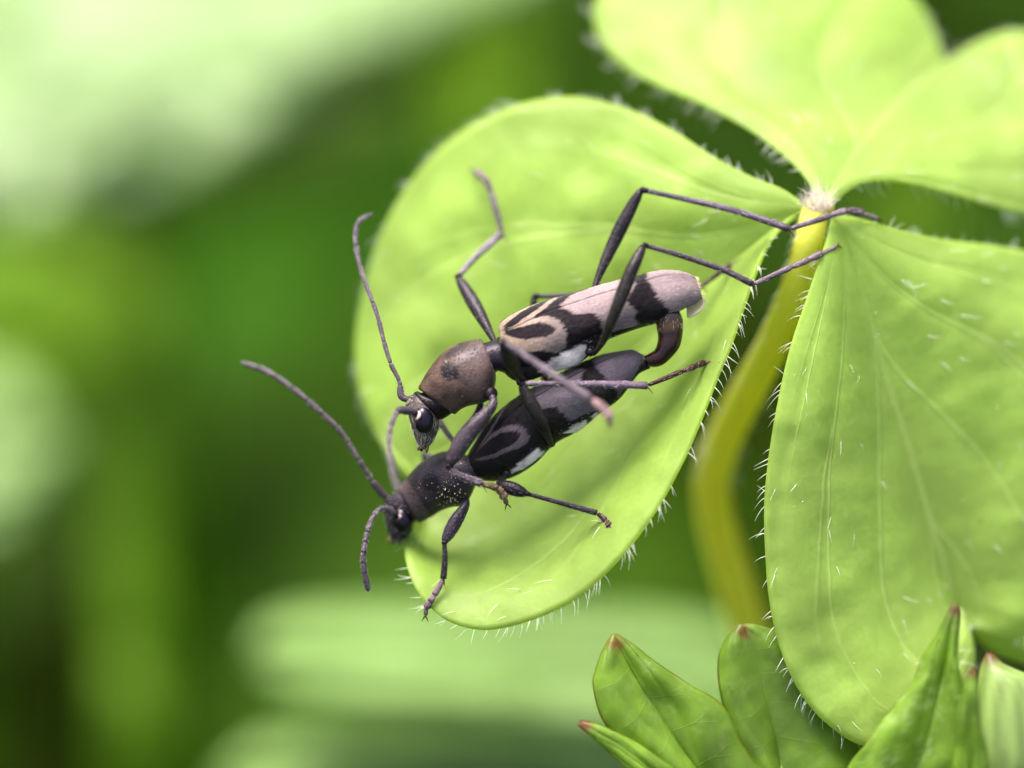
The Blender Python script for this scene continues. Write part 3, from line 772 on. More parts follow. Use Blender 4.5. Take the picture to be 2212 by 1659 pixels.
THS = np.radians([56, 54, 51, 48, 47, 46, 45, 43, 40, 34, 26])
def elytra(pairs, ws, drs, root, light, dark, warm, nu=220, nv=150, seed=1, fringe=True):
    q = cr([(a[0], a[1], w_, b[0], b[1], d) for (a, b), w_, d in zip(pairs, ws, drs)], nu)
    qm = cr([(a[0], a[1], 0, b[0], b[1], 50) for a, b in E_PAIRS], 400)
    u = np.linspace(0, 1, nu); v = np.linspace(0, 1, nv)
    U, V = np.meshgrid(u, v, indexing='ij')
    # ragged borders: the down lies along the wing case
    Uj = np.clip(U + 0.016 * vnoise(V * 150 + 3 * U, seed) + 0.012 * vnoise(V * 60, seed + 1) + 0.008 * vnoise(V * 12, seed + 2), 0, 1)
    Vj = np.clip(V + 0.02 * vnoise(U * 60 + V * 9, seed + 3), 0, 1)
    TH0 = np.interp(Uj, np.linspace(0, 1, len(THS)), THS)
    TH = TH0 + (np.radians(163) - TH0) * Vj
    qi = [np.interp(Uj, np.linspace(0, 1, 400), qm[:, j]) for j in range(6)]
    px = (qi[0] + qi[3]) / 2 + np.cos(TH) * (qi[0] - qi[3]) / 2
    py = (qi[1] + qi[4]) / 2 + np.cos(TH) * (qi[1] - qi[4]) / 2
    mask = pattern(px, py, seed > 100).astype(float)
    # soften by one cell
    mk = mask.copy(); mk[1:-1] = (mask[:-2] + 2 * mask[1:-1] + mask[2:]) / 4; mask = mk
    spk = (np.random.default_rng(seed).random(mask.shape) < 0.035) & (mask > 0.9)
    mask = np.where(spk, 0.45, mask)
    L = np.array(light)[None, None] * (1 + 0.28 * vnoise2(U * 70, V * 130, seed)[..., None])
    wm = np.clip(1.1 - U * 2.6, 0, 1)[..., None]
    L = L * (1 - wm) + np.array(warm) * wm * (1 + 0.25 * vnoise2(U * 70, V * 130, seed)[..., None])
    D = np.array(dark)[None, None] * (1 + 0.5 * vnoise2(U * 50, V * 90, seed + 4)[..., None])
    c = L * mask[..., None] + D * (1 - mask[..., None])
    c = np.where(((V > 0.965) | (V < 0.012))[..., None], np.array(dark) * 0.6, c)      # dark rims
    th0 = np.interp(u, np.linspace(0, 1, len(THS)), THS)[:, None]
    span = (np.radians(163) - th0)
    out = []
    for sgn in (1, -1):
        gap = 0.006 + 0.05 * np.clip((u - 0.93) / 0.07, 0, 1)[:, None] ** 2
        th = th0 + sgn * (gap + (span - gap) * v[None])
        rr = 1 + 0.02 * np.sin(np.pi * v)[None] - 0.03 * np.exp(-(v / 0.03) ** 2)[None]
        g = ringpts(q, th)
        C = np.stack([(q[:, 0] + q[:, 3]) / 2, (q[:, 1] + q[:, 4]) / 2, q[:, 2]], 1)[:, None]
        g = C + (g - C) * rr[..., None]
        mb = MB(); mb.grid(g, c, np.stack([U, V], -1))
        o = mb.build('wing_case', M['elytron'], root, recalc=False)
        solid(o, 3.0 * SPX)
        out.append(g)
        pb = MB(); R = np.random.default_rng(seed + 20 + sgn)
        for _ in range(3200):       # short down lying back along the wing case, coloured like the patch it grows on
            i = R.integers(2, nu - 4); j = R.integers(1, nv - 2)
            p = g[i, j]; d = g[i + 3, j] - p; d /= np.linalg.norm(d) + 1e-9
            nn = p - C[i, 0]; nn /= np.linalg.norm(nn) + 1e-9
            d = d + nn * 0.16 + R.normal(0, 0.14, 3)
            pb.hair(p + nn * 1.2, d / np.linalg.norm(d) * R.uniform(5, 10), -nn * 0.8, 0.42, 2, np.minimum(0.85, c[i, j] * 0.62 * R.uniform(0.6, 1.5)))
        pb.build('wing_case_down', M['down'], o, kind='stuff', recalc=False)
        if fringe:
            fr = MB(); R = np.random.default_rng(seed + 9)
            for _ in range(70):
                j = R.integers(0, int(nv * 0.8)); p = g[-1, j]; d = (g[-1, j] - g[-6, j]); d /= np.linalg.norm(d) + 1e-9
                fr.hair(p - d * 2, (d + R.normal(0, 0.35, 3)) * R.uniform(5, 11), R.normal(0, 1, 3), 0.45, 3, fringe)
            fr.build('fringe_hairs', M['down'], o, kind='stuff', recalc=False)
    return out

def down(mb, g, n, ln, r, col, dirn, seed=1, rows=(0, 1), cols=None, lift=0.45):
    """short lying hairs on a ring surface"""
    R = np.random.default_rng(seed)
    nu, nv = g.shape[:2]
    ctr = g.mean(axis=1)
    for _ in range(n):
        i = int(R.uniform(rows[0], rows[1]) * (nu - 2)); j = R.integers(0, nv)
        if g[i, j, 2] < ctr[i, 2] - 12: continue
        f = R.random(); p = g[i, j] * f + g[i + 1, j] * (1 - f)
        nn = p - (ctr[i] * f + ctr[i + 1] * (1 - f)); nn /= np.linalg.norm(nn) + 1e-9
        t = (g[i + 1, j] - g[i, j]) * dirn; t /= np.linalg.norm(t) + 1e-9
        d = t + nn * lift + R.normal(0, 0.25, 3)
        l_ = ln * R.uniform(0.6, 1.2)
        mb.hair(p - nn * 0.3, d / np.linalg.norm(d) * l_, -nn * l_ * 0.25, r, 3, np.array(col) * R.uniform(0.7, 1.15))

C_FEM = lin(64, 58, 62); C_FEMD = lin(44, 40, 42); C_TIB = lin(126, 114, 124); C_TAR = lin(138, 118, 128); C_RED = lin(88, 42, 34); C_PINK = lin(200, 160, 150)
def leg(mb, hairs, fem, tib, tar, fc=C_FEM, tc=C_TIB, ac=C_TAR, spur=True, fw=12.5, tw=6.2, aw=5.2, seed=1, claws=True, base_r=6):
    """fem: points (x, y, w) from the hip to the knee; tib: knee to ankle; tar: ankle to claws"""
    fem = [np.array(p, float) for p in fem]; tib = [np.array(p, float) for p in tib]; tar = [np.array(p, float) for p in tar]
    n = 14
    f = cr(fem, n); s = np.linspace(0, 1, n)
    r = base_r * 0.75 + (fw - base_r * 0.75) * np.clip(np.sin(np.pi * np.clip(s ** 1.25 * 0.84 + 0.02, 0, 1)), 0, 1) ** 1.1
    r[-1] *= 0.8
    g = mb.tube(np.column_stack([f, r]), 26, 14, fc, flat=0.85)
    down(hairs, g, 170, 7, 0.5, np.array(fc) * 2.6 + 0.06, 1, seed, (0.1, 0.98), lift=0.25)
    k = fem[-1]
    mb.tube([(*(k - 1), tw * .85), (*(k * .7 + tib[0] * .3), tw * 1.15), (*tib[0], tw * 0.95), (*(tib[0] * .9 + tib[1] * .1), tw * .75)], 10, 10, np.array(fc) * 0.5)
    t = cr(tib, 14); s = np.linspace(0, 1, 14)
    r = tw * (0.72 + 0.36 * s); 
    g = mb.tube(np.column_stack([t, r]), 24, 12, [np.array(tc) * 0.8, tc, tc, np.array(tc) * 0.85 + np.array(C_RED) * 0.15])
    down(hairs, g, 190, 8, 0.5, np.array(tc) * 1.7 + 0.06, 1, seed + 1, (0.02, 0.98), lift=0.35)
    if spur:
        e = tib[-1]; d = tib[-1] - tib[-2]; d /= np.linalg.norm(d)
        for a in (-0.5, 0.75):
            dd = d * 0.35 + np.array([0.25, 0.85, a * 0.6]); dd /= np.linalg.norm(dd)
            mb.tube([(*(e - d * 3), 1.6), (*(e + dd * 12), 1.1), (*(e + dd * 24), 0.3)], 6, 6, C_RED)
    # tarsus: segments that widen to their ends, the third one split into two pads, then the claw joint
    a = cr(tar, 60)
    L = np.linspace(0, 1, 60)
    cuts = [(0, 0.44, 0.7, 1.05), (0.43, 0.62, 0.75, 1.2), (0.61, 0.78, 0.8, 1.45), (0.72, 0.97, 0.5, 0.75)]
    for q, (s0, s1, r0, r1) in enumerate(cuts):
        i0, i1 = int(s0 * 59), int(s1 * 59)
        seg = a[i0:i1 + 1]; m_ = len(seg)
        rr = aw * (r0 + (r1 - r0) * np.linspace(0, 1, m_) ** 0.8); rr[0] *= 0.7; rr[-1] *= 0.8
        cc = np.array(ac) * (1 - 0.08 * q) + np.array(C_PINK) * 0.05 * q
        g = mb.tube(np.column_stack([seg, rr]), max(6, m_ // 2), 10, cc, flat=0.75)
        down(hairs, g, 26, 6, 0.35, (0.62, 0.52, 0.42), 1, seed + 3 + q, lift=0.4)
    if claws:
        e = a[-2]; d = a[-1] - a[-8]; d /= np.linalg.norm(d)
        sd = np.cross(d, [0, 0, 1.0]); sd /= np.linalg.norm(sd) + 1e-9
        for sg in (-1, 1):
            mb.tube([(*e, 1.7), (*(e + d * 6 + sd * sg * 4), 1.4), (*(e + d * 9 + sd * sg * 7 + np.array([0, 4, -2])), 0.4)], 7, 6, C_RED)

def antenna(root, pts, r0, r1, name='antenna', nseg=11, colr=C_TIB, seed=1, scape=0.16):
    mb = MB(); hs = MB()
    n = 240
    p = cr(pts, n)
    cuts = [0, scape * 0.85, scape] + list(np.linspace(scape, 1, nseg - 1)[1:])
    for q in range(len(cuts) - 1):
        i0, i1 = int(cuts[q] * (n - 1)), int(cuts[q + 1] * (n - 1))
        seg = p[i0:i1 + 1:max(1, (i1 - i0) // 9)]
        if len(seg) < 3: seg = p[i0:i1 + 1]
        if len(seg) < 2: continue
        m_ = len(seg); t = np.linspace(0, 1, m_)
        rb = r0 + (r1 - r0) * cuts[q]
        rr = rb * (0.88 + 0.24 * t ** 1.5)
        if q == 0: rr = rb * (1.15 + 0.5 * np.sin(np.pi * t) ** 0.8)
        if q == len(cuts) - 2: rr = rb * (1.0 - 0.45 * t ** 3)
        rr[0] *= 0.84; rr[-1] *= 0.9
        cc = np.array(colr) * (0.75 + 0.5 * cuts[q])
        g = mb.tube(np.column_stack([seg, rr]), max(8, m_), 10, [cc * 1.05, cc, cc * 0.75])
        down(hs, g, 34, 7, 0.5, np.array(colr) * 1.5 + 0.08, 1, seed + q, lift=0.5)
    o = mb.build(name, M['antenna'], root)
    hs.build('fine_hairs', M['down'], o, kind='stuff', recalc=False)
    return o

def eye(root, c, rx, ry, ang, w0, depth, notch, col=lin(26, 20, 34)):
    """kidney-shaped compound eye: a bulging dome with a bay cut for the antenna socket"""
    mb = MB()
    nr, na = 14, 40
    g = np.zeros((nr, na, 3))
    a = np.linspace(0, 2 * np.pi, na, endpoint=False)
    out = 1 - 0.42 * np.exp(-((np.angle(np.exp(1j * (a - notch)))) / 0.42) ** 2)
    for i in range(nr):
        k = math.sin(i / (nr - 1) * math.pi / 2)
        h = math.cos(i / (nr - 1) * math.pi / 2)
        rr = out * k
        ex = rx * rr * np.cos(a); ey = ry * rr * np.sin(a)
        g[i, :, 0] = c[0] + ex * math.cos(ang) - ey * math.sin(ang)
        g[i, :, 1] = c[1] + ex * math.sin(ang) + ey * math.cos(ang)
        g[i, :, 2] = w0 + depth * h
    mb.grid(g, col, wrap=True)
    return mb.build('eye', M['eye'], root)

def specks(root, g, n, seed, rows, jmin, jmax, col=(0.75, 0.68, 0.45), size=(0.8, 2.2), name='pollen_grains'):
    R = np.random.default_rng(seed); mb = MB()
    nu, nv = g.shape[:2]; ctr = g.mean(axis=1)
    ico = np.array([(0, 0, 1), (.9, 0, .3), (-.4, .8, .35), (-.5, -.8, .3), (.4, .7, -.6), (.3, -.8, -.5), (-.9, 0, -.4), (0, 0, -1)])
    fc = [(0, 1, 2), (0, 2, 3), (0, 3, 1), (1, 4, 2), (2, 6, 3), (3, 5, 1), (1, 5, 4), (2, 4, 6), (3, 6, 5), (7, 4, 5), (7, 6, 4), (7, 5, 6)]
    k = 0
    while k < n:
        i = int(R.uniform(*rows) * (nu - 1)); j = int(R.uniform(jmin, jmax) * nv) % nv
        p0 = g[i, j]; nn = p0 - ctr[i]; nn /= np.linalg.norm(nn)
        for _ in range(R.integers(1, 4)):
            s = R.uniform(*size) * 0.8
            mb.add(p0 + nn * s * 0.5 + R.normal(0, 5, 3) * (1 - np.abs(nn)) + ico * s * R.uniform(0.7, 1.3, (8, 1)), fc, np.array(col) * R.uniform(0.7, 1.15)); k += 1
    return mb.build(name, M['down'], root, smooth=False, kind='stuff')

def lw(L, x, y, off=6, d=-150):
    h = L.w_at(x, y); return (h if h is not None else d) + off

def beetle(label, foot):
    return thing('longhorn_beetle', Vector(foot), label, 'beetle')

# ================= upper beetle (male) =================
male = beetle('brown-backed black and pinkish-grey longhorn beetle mounted on top of the darker beetle', world([(1150, 900, -40)])[0])
body = MB(); dn = MB()
C_PRO = lin(120, 98, 84); C_PROL = lin(142, 122, 124); C_BLK = lin(24, 21, 24); C_HEAD = lin(120, 112, 104)
def spotcol(base, light, spots, rim=None):
    def f(g):
        c = np.broadcast_to(np.array(base), g.shape).copy()
        up = np.clip((g[..., 0] - spots['lx'][0]) / spots['lx'][1], 0, 1)[..., None]
        c = c * (1 - 0.6 * up) + np.array(light) * 0.6 * up  # soft highlight put into the colour: lighter towards the rear of the pronotum
        jit = vnoise2(g[..., 0] / 3.0, g[..., 1] / 3.0, 3) * 0.55
        for (x, y, rx, ry, a, kk) in spots['s']:
            dx, dy = g[..., 0] - x, g[..., 1] - y
            e = np.hypot((dx * math.cos(a) + dy * math.sin(a)) / rx, (-dx * math.sin(a) + dy * math.cos(a)) / ry) + jit
            k = (np.clip((1.25 - e) / 0.5, 0, 1) * (g[..., 2] > spots.get('w', -1e9)) * kk)[..., None]
            c = c * (1 - k) + np.array(C_BLK) * k
        if rim is not None: c = rim(g, c)
        return c
    return f
pro_pairs = zp(z1, [((985, 800), (1290, 1030)), ((945, 765), (1335, 1040)), ((972, 712), (1400, 988)), ((1040, 592), (1485, 952)), ((1150, 442), (1585, 932)), ((1290, 327), (1685, 893)),
                    ((1440, 274), (1738, 810)), ((1550, 253), (1760, 705)), ((1602, 248), (1764, 640)), ((1622, 275), (1757, 600))])
pw = [0, 0, 0, 0, 0, 0, 0, 0, 0, 0]
g_pro = body.loft(pro_pairs, 0, [34, 46, 52, 60, 66, 66, 61, 54, 48, 42], 60, 64,
                  colfn=spotcol(C_PRO, C_PROL, {'lx': (960, 90), 's': [(972, 803, 21, 19, 0.3, 1.0), (985, 757, 30, 9, -0.55, 0.75), (1010, 780, 14, 8, -.5, .3)], 'w': 0}))
down(dn, g_pro, 420, 6, 0.42, (0.17, 0.14, 0.11), 1, 41, (0.0, 1), lift=0.3)
# neck ring between head and pronotum, shiny waist behind it
body.loft(zp(z1, [((900, 815), (1130, 1090)), ((935, 800), (1190, 1100)), ((985, 815), (1275, 1050)), ((1060, 800), (1330, 1010))]), 0, [34, 38, 40, 40], 14, 30, lin(34, 24, 22))
body.loft(zp(z1, [((1560, 300), (1740, 650)), ((1640, 290), (1775, 590)), ((1760, 262), (1830, 600)), ((1830, 270), (1880, 620))]), 0, [38, 36, 36, 40], 14, 30, lin(52, 44, 58))
# head
g_head = body.loft(zp(z1, [((935, 805), (1165, 1085)), ((872, 838), (1165, 1130)), ((812, 925), (1172, 1170)), ((842, 1050), (1158, 1200)), ((872, 1170), (1125, 1285)), ((905, 1270), (1098, 1335)), ((935, 1355), (1060, 1375)), ((952, 1405), (1035, 1402)), ((975, 1420), (1010, 1416))]),
                   0, [33, 36, 36, 35, 30, 25, 18, 11, 5], 36, 36, C_HEAD)
down(dn, g_head, 520, 11, 0.42, (0.62, 0.58, 0.52), 1, 42, (0.05, 0.99), lift=0.35)
# mouthparts: mandibles and palps
for q, w_ in ((0, 6), (1, -6)):
    body.tube([(*z1(985, 1370), w_, 6), (*z1(975, 1405), w_, 5), (*z1(985, 1432), w_ * .4, 1.5)], 8, 8, lin(30, 22, 20))
body.tube([(*z1(1035, 1350), 14, 2.2), (*z1(1045, 1385), 16, 2.6), (*z1(1038, 1420), 16, 3.0), (*z1(1030, 1450), 15, 1.6)], 9, 8, lin(150, 100, 40))
body.tube([(*z1(960, 1380), 10, 1.6), (*z1(945, 1405), 14, 2.0), (*z1(950, 1425), 14, 1.2)], 8, 8, lin(120, 90, 50))
# antenna sockets
body.tube([(*z1(940, 1035), 26, 7), (*z1(905, 1025), 38, 7.5), (*z1(880, 1020), 44, 5)], 8, 10, lin(70, 60, 62))
body.tube([(*z1(890, 870), 2, 7), (*z1(862, 885), 2, 7), (*z1(850, 890), 2, 5)], 8, 10, lin(60, 52, 54))
# thorax and abdomen under the wing cases, white flank
def under(g):
    c = np.broadcast_to(np.array(lin(52, 46, 46)), g.shape).copy()
    X = (g[..., 0] - 1021.5) * 3.898; Y = (g[..., 1] - 539.1) * 3.898
    m = inpoly(X, Y, [(560, 1030), (650, 930), (780, 860), (930, 790), (960, 880), (905, 960), (760, 1010), (640, 1045)])
    c[m] = (1.85, 1.68, 1.58)
    return c
g_und = body.loft(zp(z2, [((205, 740), (190, 960)), ((300, 700), (330, 1095)), ((420, 660), (470, 1105)), ((560, 620), (650, 1040)), ((740, 560), (850, 985)), ((880, 520), (990, 885)), ((1010, 480), (1110, 775)), ((1250, 420), (1350, 680)), ((1450, 350), (1530, 628)), ((1600, 320), (1690, 600)), ((1680, 360), (1750, 560))]),
                  -4, [28, 38, 40, 40, 40, 40, 40, 40, 38, 36, 28], 60, 60, colfn=under)
down(dn, g_und, 900, 9, 0.4, (0.80, 0.78, 0.76), 1, 43, (0.28, 0.62), lift=0.25)
down(dn, g_und, 260, 9, 0.4, (0.66, 0.60, 0.50), 1, 44, (0.8, 0.99), lift=0.5)
# bent tip of the abdomen reaching the lower beetle
def tipc(g):
    n = g.shape[0]; s = np.linspace(0, 1, n)
    st = np.array([lin(120, 104, 88), lin(78, 62, 42), lin(96, 76, 38), lin(44, 30, 20), lin(64, 40, 24), lin(36, 20, 16), lin(58, 28, 24), lin(40, 24, 24)])
    c = np.stack([np.interp(s, np.linspace(0, 1, len(st)), st[:, k]) for k in range(3)], 1)
    return np.repeat(c[:, None], g.shape[1], 1)
tip = MB()
g_tip = tip.loft(zp(z2, [((1560, 560), (1740, 520)), ((1545, 640), (1768, 590)), ((1558, 740), (1768, 700)), ((1545, 815), (1745, 810)), ((1525, 850), (1690, 890)), ((1490, 870), (1610, 965)), ((1465, 885), (1540, 990)), ((1440, 895), (1480, 985))]),
                 0, [26, 28, 27, 25, 22, 19, 15, 11], 40, 34, colfn=tipc)
down(dn, g_tip, 130, 9, 0.4, (0.66, 0.58, 0.44), 1, 45, (0.0, 0.35), lift=0.4)
# legs
leg(body, dn, [(1060, 852, 40), (1066, 872, 52), (1040, 905, 60), (1005, 945, 62), (970, 1003, 54)], [(970, 1008, 52), (992, 1027, 52), (1040, 1044, 42)], [(1042, 1045, 41), (1070, 1053, 32), (1086, 1068, 20), (1095, 1090, 8)],
    fc=lin(92, 82, 92), base_r=9, fw=20, tw=8.5, aw=8, seed=51, ac=lin(150, 128, 96))
leg(body, dn, [(1040, 852, -40), (1034, 890, -55), (1010, 930, -70), (985, 958, -80)], [(985, 960, -80), (968, 938, -85), (948, 908, -92)], [(946, 905, -93), (925, 885, -110), (905, 905, -130), (900, 930, -150)], fc=lin(96, 84, 110), fw=11, seed=52)
leg(body, dn, [(1135, 826, 38), (1118, 806, 70), (1100, 775, 110), (1086, 742, 150)], [(1088, 740, 152), (1130, 766, 160), (1210, 820, 190), (1278, 862, 215)], [(1280, 864, 216), (1300, 880, 226), (1314, 896, 232), (1318, 918, 230)],
    fc=lin(56, 52, 52), fw=16, tw=9, aw=10, seed=53, ac=lin(196, 160, 162))
leg(body, dn, [(1282, 765, 34), (1304, 735, 62), (1330, 670, 88), (1362, 590, 90), (1390, 531, 70)], [(1394, 530, 68), (1470, 552, 50), (1560, 582, 25), (1625, 613, 2)],
    [(1628, 614, 0), (1690, 586, -20), (1745, 562, -35), (1780, 545, lw(leaf_r, 1790, 545, 12, -55)), (1812, 530, lw(leaf_r, 1806, 534, 5, -70))], fc=lin(54, 51, 46), tc=lin(112, 102, 112), fw=15, tw=7, aw=6.5, seed=54, ac=lin(160, 142, 158))
leg(body, dn, [(1278, 640, -40), (1296, 590, -58), (1330, 515, -78), (1360, 455, -85), (1384, 411, -85)], [(1392, 411, -85), (1480, 430, -78), (1590, 456, -66), (1705, 494, -40)],
    [(1708, 494, -40), (1770, 474, -60), (1828, 456, -80), (1862, 461, -98), (1902, 476, lw(leaf_r, 1896, 492, 6, -120))], fc=lin(50, 46, 50), tc=lin(116, 104, 124), fw=15, tw=7.5, aw=7, seed=55, ac=lin(150, 134, 150))
leg(body, dn, [(1075, 752, -30), (1060, 722, -46), (1026, 660, -90), (990, 600, -130)], [(990, 597, -132), (1030, 553, -160), (1084, 504, -190)],
    [(1084, 500, -191), (1070, 450, -205), (1055, 400, -222), (1040, 380, -228), (1020, 366, lw(leaf_c, 1022, 368, 6, -240))], fc=lin(58, 52, 58), fw=15, tw=7.5, aw=7, seed=56, tc=lin(158, 146, 160), ac=lin(140, 124, 140))
for (x, y, w_, r) in ((1060, 851, 30, 16), (1128, 824, 20, 12), (1276, 760, 20, 11), (1052, 850, -30, 14), (1090, 750, -24, 12)):
    body.tube([(x - r * .5, y - r * .6, w_ - 8, r * .5), (x - r * .2, y - r * .2, w_, r), (x + r * .1, y + r * .3, w_ + 4, r * .95), (x + r * .3, y + r * .8, w_ + 5, r * .4)], 12, 14, lin(46, 40, 44))
mb_body = body.build('body', M['cuticle'], male)
tip.build('abdomen_tip', M['shiny'], mb_body)
dn.build('body_down', M['down'], mb_body, kind='stuff', recalc=False)
elytra(E_PAIRS, [0] * 15, [24, 34, 46, 54, 58, 58, 57, 56, 55, 54, 52, 48, 42, 35, 26], male, lin(200, 180, 182), lin(26, 14, 24), lin(206, 184, 156), seed=61, fringe=(0.85, 0.70, 0.42))  # faint purple of the reflected sky is put into these wing-case colours
# pale hind-wing tip peeping out under the wing cases
wg = MB()
wc_ = np.array([z2(1800, 480), z2(1930, 400), z2(1962, 440), z2(1935, 500), z2(1870, 555), z2(1805, 570)])
cx = np.array([*z2(1845, 480), 4])
rows = np.linspace(0, 1, 6)
ring = cr(np.vstack([np.column_stack([wc_, [2, 4, 8, 14, 16, 10]]), [*wc_[0], 2]]), 40)
wg.grid(np.array([cx * (1 - k) + ring * k for k in rows]), (0.9, 0.86, 0.72))
solid(wg.build('hind_wing_tip', hairmat('wing_membrane', (0.55, 0.52, 0.40), 0.55, 0.3), male, recalc=False), 1.5 * SPX)
eye(male, z1(1002, 1100), 22, 30, -0.12, 27, 19, math.radians(200))
e2 = body2 = MB(); body2.tube([(*z1(950, 1010), 44, 2.0), (*z1(962, 1045), 47, 3.4), (*z1(945, 1080), 46, 3.4), (*z1(918, 1100), 42, 1.4)], 12, 8, (1.2, 1.0, 0.92))
body2.build('antenna_socket', M['cuticle'], male)
eye(male, z1(985, 1090), 20, 28, -0.12, -20, -20, math.radians(200))
antenna(male, [(*z1(895, 1018), 44), (*z1(800, 1000), 64), (*z1(745, 1000), 76), (*z1(690, 1080), 95), (*z1(650, 1210), 120), (*z1(640, 1400), 160), (845, 1000, 205), (851, 1030, 240), (862, 1062, 285)], 5.6, 5.4, seed=71, scape=0.2)
antenna(male, [(*z1(852, 890), 2), (*z1(770, 850), 0), (*z1(745, 690), -4), (846, 790, -10), (832, 748, -18), (815, 681, -35), (792, 618, -60), (776, 570, -80), (768, 520, -100), (770, 490, -112), (784, 471, -122), (806, 463, -132)], 4.9, 4.6, seed=72, scape=0.11)
specks(male, g_pro, 9, 81, (0.15, 0.9), 0.05, 0.45, (0.9, 0.9, 0.85), (0.7, 1.6), 'dust_specks')

# ================= lower beetle (female) =================
fem = beetle('dark grey and black longhorn beetle beneath, pollen-dusted, gripping the sorrel leaflet', world([(1180, 1000, -200)])[0])
body = MB(); dn = MB()
FW = -45
C_FPRO = lin(66, 60, 64); C_FCOL = lin(104, 88, 90)
def collar(g, c):
    t = np.linspace(0, 1, g.shape[0])[:, None]
    k = np.where((t > 0.03) & (t < 0.17), 1.0, 0.0)[..., None] * 0.9
    return c * (1 - k) + np.array(C_FCOL) * k
fp = zp(z3, [((480, 1010), (660, 1330)), ((455, 990), (682, 1356)), ((525, 905), (800, 1300)), ((618, 795), (905, 1232)), ((720, 702), (1020, 1192)), ((850, 630), (1140, 1172)), ((980, 600), (1215, 1085)), ((1100, 612), (1262, 985)), ((1172, 648), (1285, 905)), ((1190, 690), (1280, 880))])
fw_ = [-105, -104, -95, -85, -76, -68, -60, -55, -52, -50]
g_fp = body.loft(fp, fw_, [32, 40, 46, 52, 56, 57, 53, 46, 38, 32], 60, 64, colfn=spotcol(C_FPRO, lin(72, 64, 78), {'lx': (940, 90), 's': [(930, 1042, 20, 20, 0, 1.0), (945, 995, 24, 8, -.6, .7)], 'w': -75}, collar))
down(dn, g_fp, 500, 6, 0.45, (0.12, 0.11, 0.11), 1, 141, (0.0, 1), lift=0.3)
C_FH = lin(60, 55, 60)
g_fh = body.loft(zp(z3, [((470, 1020), (660, 1320)), ((400, 1045), (635, 1350)), ((335, 1090), (620, 1390)), ((312, 1200), (612, 1425)), ((318, 1310), (580, 1475)), ((340, 1420), (540, 1520)), ((370, 1500), (505, 1550)), ((400, 1545), (465, 1565)), ((420, 1560), (445, 1566))]),
                 [-108, -114, -120, -124, -126, -128, -128, -128, -128], [28, 32, 33, 33, 28, 23, 17, 10, 5], 36, 36, C_FH)
down(dn, g_fh, 320, 10, 0.42, (0.40, 0.38, 0.36), 1, 142, (0.05, 0.99), lift=0.4)
for w_ in (-122, -134):
    body.tube([(*z3(420, 1520), w_, 6), (*z3(410, 1555), w_, 5), (*z3(425, 1585), (w_ - 128) * .4 - 128, 1.5)], 8, 8, lin(40, 34, 26))
body.tube([(*z3(380, 1500), -116, 2), (*z3(350, 1540), -112, 2.4), (*z3(365, 1575), -112, 1.6)], 8, 8, lin(140, 120, 60))
body.tube([(*z3(470, 1525), -116, 2), (*z3(480, 1565), -112, 2.4), (*z3(470, 1590), -112, 1.6)], 8, 8, lin(110, 90, 45))
body.tube([(*z3(470, 1280), -96, 7), (*z3(440, 1270), -88, 7.5), (*z3(420, 1262), -82, 5)], 8, 10, lin(50, 40, 40))
body.tube([(*z3(375, 1110), -118, 7), (*z3(345, 1110), -118, 7), (*z3(330, 1105), -118, 5)], 8, 10, lin(50, 46, 52))
F_PAIRS = [((1010, 992), (1014, 1018)), ((1014, 980), (1026, 1030)), ((1035, 944), (1064, 1034)), ((1060, 909), (1110, 1012)), ((1105, 869), (1170, 966)), ((1155, 838), (1222, 930)), ((1209, 809), (1272, 900)), ((1259, 785), (1312, 878)),
           ((1300, 769), (1338, 856)), ((1335, 762), (1357, 832)), ((1366, 758), (1375, 808)), ((1388, 768), (1384, 797))]
FWS = [-50, -50, -48, -46, -42, -38, -34, -30, -28, -26, -24, -22]
def funder(g):
    c = np.broadcast_to(np.array(lin(40, 36, 38)), g.shape).copy()
    m = inpoly(g[..., 0], g[..., 1], [z3(1600, 860), z3(1700, 760), z3(1850, 630), z3(1920, 560), z3(2000, 620), z3(1880, 720), z3(1750, 800)]) | inpoly(g[..., 0], g[..., 1], [z4(700, 960), z4(780, 880), z4(900, 830), z4(940, 890), z4(800, 970)]) \
        | inpoly(g[..., 0], g[..., 1], [z4(980, 780), z4(1040, 740), z4(1080, 790), z4(980, 840)])
    c[m] = (1.45, 1.36, 1.3)
    return c
g_fu = body.loft([((1000, 985), (1010, 1032)), ((1030, 975), (1062, 1040)), ((1065, 940), (1110, 1030)), ((1105, 905), (1158, 1000)), ((1150, 870), (1200, 958)), ((1200, 840), (1252, 930)), ((1255, 815), (1296, 893)), ((1310, 790), (1340, 860)), ((1360, 775), (1376, 812)), ((1392, 776), (1394, 800)), ((1404, 780), (1404, 796))],
                 [-52, -50, -48, -44, -40, -36, -32, -28, -24, -21, -20], [24, 34, 37, 38, 38, 38, 37, 34, 24, 15, 8], 60, 50, colfn=funder)
down(dn, g_fu, 360, 7, 0.4, (0.6, 0.6, 0.6), 1, 143, (0.2, 0.8), lift=0.25)
